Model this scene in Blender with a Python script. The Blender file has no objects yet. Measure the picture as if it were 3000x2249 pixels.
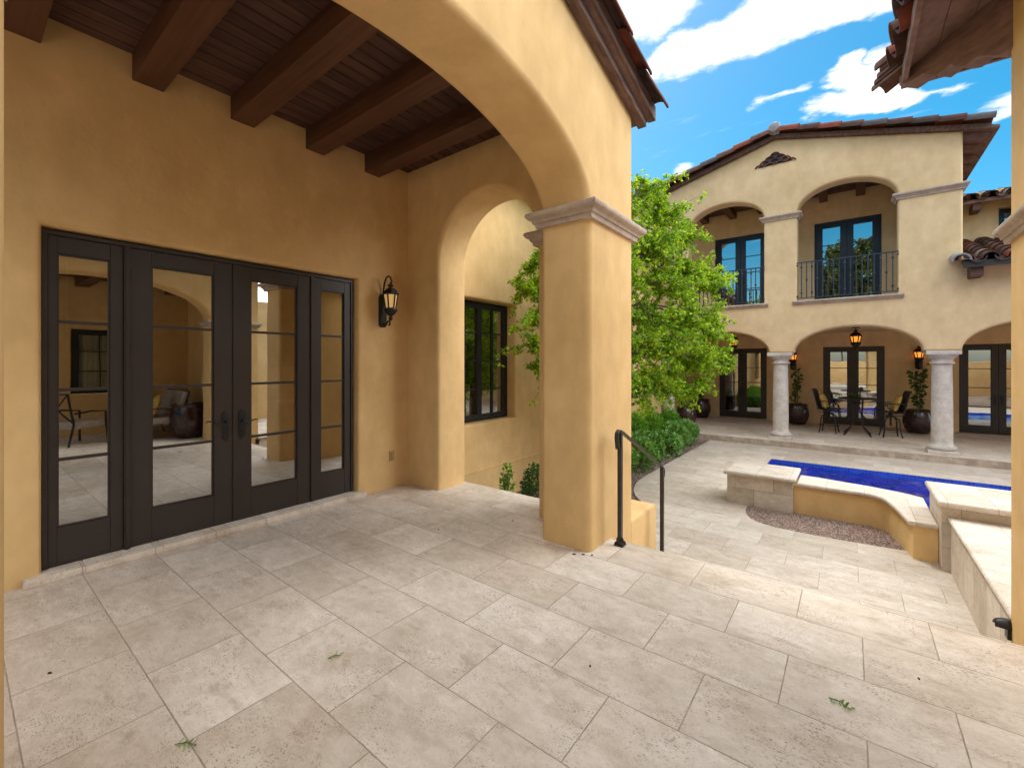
import bpy, bmesh, math, random
from mathutils import Vector, Matrix
from mathutils.geometry import tessellate_polygon
import numpy as np

R = math.radians
PI = math.pi
scene = bpy.context.scene
COL = scene.collection
rnd = random.Random(7)

# ------------------------------------------------------------------ node helpers
class NT:
    def __init__(s, tree):
        s.t = tree; s.n = tree.nodes; s.l = tree.links
    def new(s, typ, **kw):
        nd = s.n.new(typ)
        for k, v in kw.items():
            setattr(nd, k, v)
        return nd
    def link(s, a, b):
        s.l.new(a, b)
    def put(s, sock, v):
        if v is None: return
        if isinstance(v, bpy.types.NodeSocket): s.link(v, sock)
        else: sock.default_value = v
    def math(s, op, a, b=None, c=None, clamp=False):
        nd = s.new('ShaderNodeMath', operation=op, use_clamp=clamp)
        s.put(nd.inputs[0], a); s.put(nd.inputs[1], b); s.put(nd.inputs[2], c)
        return nd.outputs[0]
    def vmath(s, op, a, b=None, scale=None):
        nd = s.new('ShaderNodeVectorMath', operation=op)
        s.put(nd.inputs[0], a); s.put(nd.inputs[1], b)
        if scale is not None: s.put(nd.inputs['Scale'], scale)
        return nd.outputs['Value'] if op in ('DOT_PRODUCT', 'LENGTH', 'DISTANCE') else nd.outputs['Vector']
    def noise(s, vec, scale, detail=4, rough=0.55, w=None):
        nd = s.new('ShaderNodeTexNoise')
        if w is not None:
            nd.noise_dimensions = '4D'; s.put(nd.inputs['W'], w)
        s.put(nd.inputs['Vector'], vec); s.put(nd.inputs['Scale'], scale)
        s.put(nd.inputs['Detail'], detail); s.put(nd.inputs['Roughness'], rough)
        return nd.outputs['Fac']
    def ramp(s, fac, stops, interp='LINEAR'):
        nd = s.new('ShaderNodeValToRGB'); cr = nd.color_ramp; cr.interpolation = interp
        while len(cr.elements) < len(stops): cr.elements.new(0.5)
        for e, (p, c) in zip(cr.elements, stops):
            e.position = p; e.color = (c[0], c[1], c[2], 1) if len(c) == 3 else c
        s.link(fac, nd.inputs[0])
        return nd.outputs['Color']
    def sstep(s, v, a, b):
        nd = s.new('ShaderNodeMapRange', interpolation_type='SMOOTHSTEP')
        s.put(nd.inputs['Value'], v); s.put(nd.inputs['From Min'], a); s.put(nd.inputs['From Max'], b)
        return nd.outputs['Result']
    def mix(s, fac, a, b, blend='MIX'):
        nd = s.new('ShaderNodeMix', data_type='RGBA', blend_type=blend)
        s.put(nd.inputs['Factor'], fac)
        for sock, v in ((nd.inputs[6], a), (nd.inputs[7], b)):
            if isinstance(v, tuple) and len(v) == 3: v = (*v, 1)
            s.put(sock, v)
        return nd.outputs[2]
    def pos(s):
        return s.new('ShaderNodeNewGeometry').outputs['Position']
    def scalev(s, v, xyz):
        return s.vmath('MULTIPLY', v, xyz)
    def bump(s, h, strength=0.3, dist=0.01):
        nd = s.new('ShaderNodeBump'); nd.inputs['Strength'].default_value = strength
        nd.inputs['Distance'].default_value = dist; s.link(h, nd.inputs['Height'])
        return nd.outputs['Normal']

def material(name):
    m = bpy.data.materials.new(name); m.use_nodes = True
    t = NT(m.node_tree)
    b = m.node_tree.nodes['Principled BSDF']
    return m, t, b

def simple(name, col, rough=0.5, metal=0.0, spec=0.5, nscale=None, namp=0.25, bump=0.0, bscale=60):
    m, t, b = material(name)
    b.inputs['Roughness'].default_value = rough
    b.inputs['Metallic'].default_value = metal
    b.inputs['Specular IOR Level'].default_value = spec
    if nscale:
        f = t.noise(t.pos(), nscale, 5)
        lo = tuple(c * (1 - namp) for c in col); hi = tuple(min(1, c * (1 + namp)) for c in col)
        t.link(t.ramp(f, [(0.3, lo), (0.7, hi)]), b.inputs['Base Color'])
    else:
        b.inputs['Base Color'].default_value = (*col, 1)
    if bump:
        t.link(t.bump(t.noise(t.pos(), bscale, 4), bump, 0.004), b.inputs['Normal'])
    return m

def mat_stucco(name='stucco', lo=(0.635, 0.425, 0.185), hi=(0.72, 0.50, 0.240)):
    m, t, b = material(name)
    p = t.pos()
    big = t.noise(p, 0.9, 5, 0.6)
    mid = t.noise(t.scalev(p, (1, 1, 0.35)), 3.2, 5, 0.65)
    c = t.ramp(big, [(0.25, lo), (0.75, hi)])
    c2 = t.ramp(mid, [(0.28, (0.905, 0.89, 0.87)), (0.72, (1.06, 1.06, 1.07))])
    c = t.mix(1.0, c, c2, 'MULTIPLY')
    sw = t.noise(t.vmath('ADD', t.scalev(p, (6, 6, 5)), t.vmath('SCALE', t.new('ShaderNodeTexNoise').outputs['Color'], None, 0)), 1.0, 3, 0.5)
    c3 = t.ramp(sw, [(0.36, (0.96, 0.952, 0.935)), (0.66, (1.04, 1.045, 1.055))])
    c = t.mix(1.0, c, c3, 'MULTIPLY')
    t.link(c, b.inputs['Base Color'])
    b.inputs['Roughness'].default_value = 0.86
    b.inputs['Specular IOR Level'].default_value = 0.25
    h1 = t.noise(p, 16, 4, 0.6); h2 = t.noise(p, 150, 3, 0.6); h3 = t.noise(p, 3.0, 3, 0.5)
    h = t.math('ADD', t.math('MULTIPLY', h1, 0.5), t.math('ADD', t.math('MULTIPLY', h2, 0.22), t.math('MULTIPLY', h3, 1.2)))
    t.link(t.bump(h, 0.42, 0.011), b.inputs['Normal'])
    return m

def mat_travertine(name, axes='xy', bw=0.61, bh=0.4145, x0=0.0, y0=0.0, mortar=0.0030, gain=1.06, veins=1.0, stain=1.0, offset=0.5):
    m, t, b = material(name)
    p = t.pos()
    sep = t.new('ShaderNodeSeparateXYZ'); t.link(p, sep.inputs[0])
    o = {'x': sep.outputs[0], 'y': sep.outputs[1], 'z': sep.outputs[2]}
    cmb = t.new('ShaderNodeCombineXYZ')
    t.put(cmb.inputs[0], t.math('SUBTRACT', o[axes[0]], x0)); t.put(cmb.inputs[1], t.math('SUBTRACT', o[axes[1]], y0))
    wob = t.math('MULTIPLY', t.math('SUBTRACT', t.noise(p, 26, 3), 0.5), 0.0045)
    cv = t.vmath('ADD', cmb.outputs[0], wob)
    br = t.new('ShaderNodeTexBrick'); br.offset = offset; br.offset_frequency = 2
    t.link(cv, br.inputs['Vector'])
    for k, v in (('Scale', 1.0), ('Mortar Size', mortar), ('Mortar Smooth', 0.15), ('Bias', 0.0), ('Brick Width', bw), ('Row Height', bh)):
        br.inputs[k].default_value = v
    br.inputs['Color1'].default_value = (0, 0, 0, 1); br.inputs['Color2'].default_value = (1, 1, 1, 1); br.inputs['Mortar'].default_value = (.5, .5, .5, 1)
    tone = br.outputs['Color']
    tw = t.math('MULTIPLY', t.vmath('DOT_PRODUCT', tone, (0.333, 0.333, 0.333)), 31.0)
    pv = t.scalev(p, (1.0, 1.55, 1.2))
    cloud = t.noise(pv, 3.2, 6, 0.62, tw)
    vein = t.noise(t.vmath('ADD', t.scalev(p, (3.2, 8.5, 7)), t.vmath('SCALE', t.vmath('SUBTRACT', t.new('ShaderNodeTexNoise').outputs['Color'], (.5, .5, .5)), None, 0.0)), 1.0, 7, 0.7, tw)
    L = (0.72 * gain, 0.655 * gain, 0.580 * gain); M = (0.655 * gain, 0.585 * gain, 0.505 * gain); D = (0.55 * gain, 0.475 * gain, 0.390 * gain)
    c = t.ramp(cloud, [(0.30, D), (0.47, M), (0.62, L)])
    vm = t.math('MULTIPLY', t.sstep(vein, 0.54, 0.68), 0.52 * veins)
    c = t.mix(vm, c, (0.40 * gain, 0.305 * gain, 0.215 * gain))
    pale = t.math('MULTIPLY', t.sstep(vein, 0.44, 0.34), 0.65)
    c = t.mix(pale, c, (0.79 * gain, 0.735 * gain, 0.66 * gain))
    fine = t.noise(t.scalev(p, (1.0, 1.6, 1.4)), 13, 8, 0.72, tw)
    c = t.mix(1.0, c, t.ramp(fine, [(0.28, (0.84, 0.81, 0.775)), (0.50, (1.0, 0.995, 0.99)), (0.72, (1.12, 1.13, 1.14))]), 'MULTIPLY')
    # pits, gathered in patches and stretched along the bedding
    pp = t.scalev(p, (1.0, 1.9, 1.9))
    pn = t.noise(pp, 76, 3, 0.6, tw); pn2 = t.noise(pp, 22, 3, 0.6, tw)
    gat = t.sstep(t.noise(p, 5.0, 3, 0.6, tw), 0.40, 0.66)
    pit = t.math('MULTIPLY', t.sstep(pn, 0.565, 0.635), t.math('ADD', t.math('MULTIPLY', gat, 0.80), 0.22))
    pit2 = t.math('MULTIPLY', t.sstep(pn2, 0.63, 0.68), t.math('ADD', t.math('MULTIPLY', gat, 0.65), 0.05))
    pit = t.math('MAXIMUM', pit, pit2)
    c = t.mix(t.math('MULTIPLY', pit, 0.80), c, (0.225, 0.16, 0.11))
    tt = t.ramp(t.vmath('DOT_PRODUCT', tone, (0.333, 0.333, 0.333)), [(0, (0.865, 0.83, 0.78)), (0.5, (0.98, 0.965, 0.94)), (1, (1.07, 1.065, 1.055))])
    c = t.mix(1.0, c, tt, 'MULTIPLY')
    if stain:
        st = t.math('MULTIPLY', t.sstep(t.noise(p, 0.55, 5, 0.6), 0.50, 0.72), 0.30 * stain)
        c = t.mix(st, c, t.mix(1.0, c, (0.74, 0.66, 0.57), 'MULTIPLY'))
    mo = br.outputs['Fac']
    mtone = t.ramp(t.noise(p, 7, 3), [(0.35, (0.21, 0.15, 0.105)), (0.65, (0.40, 0.32, 0.245))])
    c = t.mix(t.math('MULTIPLY', mo, 0.80), c, mtone)
    t.link(c, b.inputs['Base Color'])
    b.inputs['Roughness'].default_value = 0.62
    b.inputs['Specular IOR Level'].default_value = 0.3
    h = t.math('SUBTRACT', t.math('MULTIPLY', t.noise(p, 40, 4), 0.25), t.math('ADD', t.math('MULTIPLY', pit, 0.6), t.math('MULTIPLY', mo, 1.0)))
    t.link(t.bump(h, 0.5, 0.004), b.inputs['Normal'])
    return m

def mat_cantera():
    m, t, b = material('cantera_stone')
    p = t.pos()
    c = t.ramp(t.noise(p, 7, 6, 0.65), [(0.3, (0.37, 0.285, 0.225)), (0.55, (0.47, 0.385, 0.315)), (0.75, (0.56, 0.48, 0.40))])
    pit = t.sstep(t.noise(p, 42, 3, 0.5), 0.66, 0.72)
    c = t.mix(t.math('MULTIPLY', pit, 0.7), c, (0.13, 0.10, 0.085))
    t.link(c, b.inputs['Base Color'])
    b.inputs['Roughness'].default_value = 0.9; b.inputs['Specular IOR Level'].default_value = 0.2
    h = t.math('SUBTRACT', t.noise(p, 60, 4), t.math('MULTIPLY', pit, 1.5))
    t.link(t.bump(h, 0.5, 0.005), b.inputs['Normal'])
    return m

def mat_wood(name, lo, hi, axis, rough=0.62):
    m, t, b = material(name)
    p = t.pos()
    sc = {'x': (1.2, 22, 22), 'y': (22, 1.2, 22), 'd': (9, 9, 24)}[axis]
    g = t.noise(t.scalev(p, sc), 1.0, 6, 0.65)
    big = t.noise(p, 1.3, 3)
    c = t.ramp(g, [(0.32, lo), (0.68, hi)])
    c = t.mix(1.0, c, t.ramp(big, [(0.3, (0.8, 0.8, 0.8)), (0.7, (1.15, 1.15, 1.15))]), 'MULTIPLY')
    isl = t.new('ShaderNodeNewGeometry').outputs['Random Per Island']
    c = t.mix(1.0, c, t.ramp(isl, [(0, (0.82, 0.82, 0.82)), (1, (1.15, 1.12, 1.1))]), 'MULTIPLY')
    t.link(c, b.inputs['Base Color'])
    b.inputs['Roughness'].default_value = rough; b.inputs['Specular IOR Level'].default_value = 0.35
    t.link(t.bump(g, 0.35, 0.004), b.inputs['Normal'])
    return m

def mat_tile():
    m, t, b = material('clay_roof_tile')
    isl = t.new('ShaderNodeNewGeometry').outputs['Random Per Island']
    c = t.ramp(isl, [(0, (0.085, 0.045, 0.036)), (0.22, (0.19, 0.055, 0.036)), (0.40, (0.060, 0.041, 0.038)), (0.55, (0.125, 0.067, 0.050)), (0.72, (0.085, 0.073, 0.074)), (0.84, (0.070, 0.036, 0.030)), (0.95, (0.19, 0.15, 0.125))], 'CONSTANT')
    n = t.ramp(t.noise(t.pos(), 9, 6, 0.7), [(0.3, (0.72, 0.72, 0.72)), (0.7, (1.28, 1.25, 1.22))])
    t.link(t.mix(1.0, c, n, 'MULTIPLY'), b.inputs['Base Color'])
    b.inputs['Roughness'].default_value = 0.92; b.inputs['Specular IOR Level'].default_value = 0.12
    t.link(t.bump(t.noise(t.pos(), 35, 4), 0.3, 0.005), b.inputs['Normal'])
    return m

def mat_glass(name, base=0.26, tint=(0.62, 0.64, 0.62)):
    m = bpy.data.materials.new(name); m.use_nodes = True
    t = NT(m.node_tree); m.node_tree.nodes.remove(m.node_tree.nodes['Principled BSDF'])
    out = m.node_tree.nodes['Material Output']
    tr = t.new('ShaderNodeBsdfTransparent'); tr.inputs[0].default_value = (*tint, 1)
    gl = t.new('ShaderNodeBsdfGlossy'); gl.inputs['Roughness'].default_value = 0.0; gl.inputs['Color'].default_value = (0.95, 0.97, 0.96, 1)
    t.link(t.bump(t.noise(t.pos(), 1.4, 2), 0.05, 0.02), gl.inputs['Normal'])
    fr = t.new('ShaderNodeFresnel'); fr.inputs[0].default_value = 1.5
    f = t.math('ADD', fr.outputs[0], base, clamp=True)
    mx = t.new('ShaderNodeMixShader'); t.link(f, mx.inputs[0]); t.link(tr.outputs[0], mx.inputs[1]); t.link(gl.outputs[0], mx.inputs[2])
    t.link(mx.outputs[0], out.inputs[0])
    return m

def mat_leaf(name, cols, trans=0.4, rough=0.5):
    m = bpy.data.materials.new(name); m.use_nodes = True
    t = NT(m.node_tree); b = m.node_tree.nodes['Principled BSDF']; out = m.node_tree.nodes['Material Output']
    isl = t.new('ShaderNodeNewGeometry').outputs['Random Per Island']
    n = len(cols)
    f = t.math('ADD', t.math('MULTIPLY', isl, 0.50), t.math('MULTIPLY', t.noise(t.pos(), 2.3, 3), 0.50))
    c = t.ramp(f, [(0.18 + 0.64 * i / (n - 1), col) for i, col in enumerate(cols)])
    t.link(c, b.inputs['Base Color']); b.inputs['Roughness'].default_value = rough; b.inputs['Specular IOR Level'].default_value = 0.4
    tl = t.new('ShaderNodeBsdfTranslucent'); t.link(t.mix(1.0, c, (1.35, 1.2, 0.55), 'MULTIPLY'), tl.inputs[0])
    mx = t.new('ShaderNodeMixShader'); mx.inputs[0].default_value = trans
    t.link(b.outputs[0], mx.inputs[1]); t.link(tl.outputs[0], mx.inputs[2]); t.link(mx.outputs[0], out.inputs[0])
    return m

def mat_gravel(name, axes=None):
    m, t, b = material(name)
    p = t.pos()
    v = t.new('ShaderNodeTexVoronoi'); t.link(p, v.inputs['Vector']); v.inputs['Scale'].default_value = 62
    sep = t.new('ShaderNodeSeparateColor'); t.link(v.outputs['Color'], sep.inputs[0])
    c = t.ramp(sep.outputs[0], [(0, (0.16, 0.105, 0.08)), (0.3, (0.30, 0.20, 0.155)), (0.6, (0.37, 0.27, 0.22)), (0.85, (0.22, 0.16, 0.14)), (1, (0.45, 0.37, 0.31))])
    c = t.mix(t.sstep(v.outputs['Distance'], 0.35, 0.75), c, (0.055, 0.04, 0.032))
    t.link(c, b.inputs['Base Color']); b.inputs['Roughness'].default_value = 0.85
    h = t.math('SUBTRACT', 1.0, v.outputs['Distance'])
    t.link(t.bump(h, 1.0, 0.012), b.inputs['Normal'])
    return m

def mat_stone_bits():
    m, t, b = material('gravel_stone')
    isl = t.new('ShaderNodeNewGeometry').outputs['Random Per Island']
    t.link(t.ramp(isl, [(0, (0.16, 0.105, 0.08)), (0.35, (0.30, 0.20, 0.155)), (0.7, (0.38, 0.28, 0.225)), (1, (0.47, 0.39, 0.33))]), b.inputs['Base Color'])
    b.inputs['Roughness'].default_value = 0.85
    return m

def mat_water():
    m = bpy.data.materials.new('pool_water'); m.use_nodes = True
    t = NT(m.node_tree); m.node_tree.nodes.remove(m.node_tree.nodes['Principled BSDF'])
    out = m.node_tree.nodes['Material Output']
    p = t.pos()
    h = t.math('ADD', t.noise(t.scalev(p, (1.5, 2.6, 1)), 2.4, 3, 0.6), t.math('MULTIPLY', t.noise(t.scalev(p, (1, 1.6, 1)), 8, 3), 0.45))
    nrm = t.bump(h, 0.35, 0.02)
    tr = t.new('ShaderNodeBsdfTransparent'); tr.inputs[0].default_value = (0.45, 0.62, 0.95, 1)
    gl = t.new('ShaderNodeBsdfGlossy'); gl.inputs['Roughness'].default_value = 0.02; t.link(nrm, gl.inputs['Normal'])
    df = t.new('ShaderNodeBsdfDiffuse'); df.inputs[0].default_value = (0.003, 0.040, 0.52, 1); t.link(nrm, df.inputs['Normal'])
    fr = t.new('ShaderNodeFresnel'); fr.inputs[0].default_value = 1.33; t.link(nrm, fr.inputs['Normal'])
    m1 = t.new('ShaderNodeMixShader'); m1.inputs[0].default_value = 0.50; t.link(tr.outputs[0], m1.inputs[1]); t.link(df.outputs[0], m1.inputs[2])
    m2 = t.new('ShaderNodeMixShader'); t.link(t.math('MULTIPLY', fr.outputs[0], 1.9, clamp=True), m2.inputs[0]); t.link(m1.outputs[0], m2.inputs[1]); t.link(gl.outputs[0], m2.inputs[2])
    t.link(m2.outputs[0], out.inputs[0])
    return m

def mat_pooltile():
    m, t, b = material('blue_pool_tile')
    p = t.pos(); sep = t.new('ShaderNodeSeparateXYZ'); t.link(p, sep.inputs[0])
    cmb = t.new('ShaderNodeCombineXYZ'); t.put(cmb.inputs[0], t.math('ADD', sep.outputs[0], sep.outputs[1])); t.link(sep.outputs[2], cmb.inputs[1])
    br = t.new('ShaderNodeTexBrick'); br.offset = 0.0; t.link(cmb.outputs[0], br.inputs['Vector'])
    for k, v in (('Scale', 1.0), ('Mortar Size', 0.004), ('Brick Width', 0.055), ('Row Height', 0.055)): br.inputs[k].default_value = v
    br.inputs['Color1'].default_value = (0.014, 0.060, 0.48, 1); br.inputs['Color2'].default_value = (0.030, 0.11, 0.66, 1); br.inputs['Mortar'].default_value = (0.06, 0.15, 0.60, 1)
    t.link(br.outputs['Color'], b.inputs['Base Color']); b.inputs['Roughness'].default_value = 0.15
    return m

def mat_emit(name, col, strength, base):
    m, t, b = material(name)
    b.inputs['Base Color'].default_value = (*base, 1); b.inputs['Roughness'].default_value = 0.4
    b.inputs['Emission Color'].default_value = (*col, 1); b.inputs['Emission Strength'].default_value = strength
    return m

M = {}
M['stucco'] = mat_stucco()
M['stucco_skylit'] = mat_stucco('skylit_stucco', (0.64, 0.465, 0.255), (0.72, 0.545, 0.325))  # same stucco as the near house, with cool skylight put into the colour
M['trav'] = mat_travertine('travertine_terrace', 'xy', 0.61, 0.4145, -1.776 - 6.1, 1.413 - 8 * 0.4145)
M['trav_low'] = mat_travertine('travertine_patio', 'xy', 0.61, 0.4145, 0.066 - 6.1, 4.95 - 8 * 0.4145, gain=0.84, stain=0.8)
M['trav_porch'] = mat_travertine('travertine_porch', 'xy', 0.61, 0.4145, 0.1, 12.9, gain=0.98)
M['cope'] = mat_travertine('travertine_coping', 'xy', 0.41, 0.62, -1.49, 6.0, gain=0.92, veins=0.5, stain=0.2, offset=0.0)
M['benchtop'] = mat_travertine('travertine_bench', 'yx', 0.415, 0.345, 6.19 - 4.15, 0.775, gain=0.92, veins=0.5, stain=0.2, offset=0.0)
M['block_y'] = mat_travertine('travertine_block_front', 'xz', 0.50, 0.245, -1.37 - 5.0, -0.605, mortar=0.004, gain=0.90)
M['block_x'] = mat_travertine('travertine_block_side', 'yz', 0.40, 2.0, 4.935 - 4.0, -1.0, mortar=0.004, gain=0.95, veins=0.7)
M['cantera'] = mat_cantera()
M['colstone'] = mat_cantera()
M['colstone'].name = 'pale_column_stone'
for e, c in zip([n for n in M['colstone'].node_tree.nodes if n.type == 'VALTORGB'][0].color_ramp.elements, ((.44, .39, .34), (.56, .51, .455), (.66, .615, .56))): e.color = (*c, 1)
M['beam'] = mat_wood('stained_beam', (0.064, 0.027, 0.015), (0.118, 0.052, 0.029), 'x', 0.5)
M['plank'] = mat_wood('stained_plank', (0.058, 0.027, 0.020), (0.108, 0.054, 0.040), 'y')
M['plankback'] = simple('lit_groove_wood', (0.22, 0.13, 0.095), 0.7)  # paler deck colour imitates light caught on the plank edges
M['rakewood'] = mat_wood('stained_rake_board', (0.075, 0.042, 0.033), (0.20, 0.125, 0.10), 'y', 0.75)
M['eavewood'] = mat_wood('weathered_eave_wood', (0.12, 0.070, 0.058), (0.22, 0.14, 0.118), 'd', 0.75)
M['tile'] = mat_tile()
M['mortar'] = simple('pale_mortar', (0.27, 0.27, 0.28), 0.9, nscale=18, bump=0.5, bscale=40)
M['bronze'] = simple('bronze_door_paint', (0.028, 0.0205, 0.0172), 0.42, 0.0, 0.5, nscale=4, namp=0.12, bump=0.05, bscale=200)
M['bluebronze'] = simple('dark_blue_door_paint', (0.010, 0.014, 0.026), 0.35, 0.0, 0.5, nscale=4, namp=0.12)
M['iron'] = simple('black_iron', (0.018, 0.016, 0.016), 0.45, 0.3, 0.5, nscale=30, namp=0.3, bump=0.25, bscale=120)
M['rail'] = simple('painted_rail_iron', (0.040, 0.037, 0.037), 0.38, 0.4, 0.5, nscale=12, namp=0.2)
M['bluerail'] = simple('balcony_iron', (0.030, 0.042, 0.060), 0.4, 0.3, 0.5)
M['glass'] = mat_glass('window_glass', 0.42, (0.5, 0.5, 0.48))
M['glass_clear'] = mat_glass('clear_window_glass', 0.03, (0.92, 0.94, 0.93))
M['glass_up'] = mat_glass('balcony_glass', 0.50, (0.5, 0.55, 0.6))
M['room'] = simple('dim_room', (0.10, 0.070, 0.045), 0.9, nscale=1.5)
M['cabinet'] = simple('dark_cabinet', (0.035, 0.014, 0.008), 0.5, nscale=3)
M['curtain'] = simple('pale_curtain', (0.55, 0.60, 0.58), 0.9)
M['shade'] = simple('woven_shade', (0.26, 0.23, 0.17), 0.9, nscale=25)
M['pot'] = simple('plum_glazed_clay', (0.040, 0.018, 0.018), 0.18, 0, 0.6, nscale=9, namp=0.5)
M['soil'] = simple('potting_soil', (0.05, 0.033, 0.022), 0.95, nscale=30)
M['terracotta'] = simple('bare_clay_rim', (0.30, 0.13, 0.08), 0.8, nscale=12)
M['sling'] = simple('brown_sling_fabric', (0.040, 0.028, 0.026), 0.75, nscale=30)
M['yellow'] = simple('mustard_cushion', (0.55, 0.36, 0.09), 0.85, nscale=22, namp=0.18, bump=0.4, bscale=90)
M['greycush'] = simple('taupe_cushion', (0.36, 0.30, 0.25), 0.9, nscale=20)
M['amberfaint'] = mat_emit('amber_glass_faint_glow', (1, 0.62, 0.22), 0.10, (0.60, 0.38, 0.14))  # wall lantern panes, with a faint glow added by emission
M['amber'] = mat_emit('amber_glass_lit', (1.0, 0.27, 0.03), 0.42, (0.75, 0.33, 0.06))
M['bark'] = simple('tree_bark', (0.13, 0.10, 0.075), 0.9, nscale=20, bump=0.6)
M['twig'] = simple('green_twig', (0.16, 0.15, 0.06), 0.8)
M['leaf'] = mat_leaf('tree_leaf', [(0.05, 0.14, 0.012), (0.16, 0.33, 0.018), (0.36, 0.55, 0.028), (0.60, 0.72, 0.06)], 0.50)
M['leaf_far'] = mat_leaf('far_tree_leaf', [(0.05, 0.08, 0.015), (0.10, 0.13, 0.025), (0.16, 0.16, 0.04)], 0.3)
M['shrub'] = mat_leaf('shrub_leaf', [(0.06, 0.17, 0.035), (0.15, 0.36, 0.075), (0.36, 0.56, 0.17)], 0.25, 0.3)
M['darkshrub'] = mat_leaf('dark_shrub_leaf', [(0.02, 0.06, 0.012), (0.045, 0.12, 0.02), (0.10, 0.22, 0.035)], 0.25)
M['feather'] = mat_leaf('feathery_leaf', [(0.06, 0.19, 0.018), (0.15, 0.38, 0.03), (0.28, 0.52, 0.05)], 0.3)
M['potleaf'] = mat_leaf('potted_leaf', [(0.02, 0.06, 0.012), (0.05, 0.12, 0.02), (0.09, 0.19, 0.03)], 0.2, 0.35)
M['gravel'] = mat_gravel('gravel_bed')
M['bits'] = mat_stone_bits()
M['dirt'] = simple('desert_ground', (0.26, 0.20, 0.15), 0.95, nscale=1.2)
M['water'] = mat_water()
M['pooltile'] = mat_pooltile()
M['cover'] = simple('tan_plastic', (0.42, 0.29, 0.14), 0.5)
M['white'] = simple('white_ceramic', (0.7, 0.7, 0.68), 0.3)
M['cap'] = simple('dark_debris', (0.05, 0.035, 0.025), 0.8)

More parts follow.
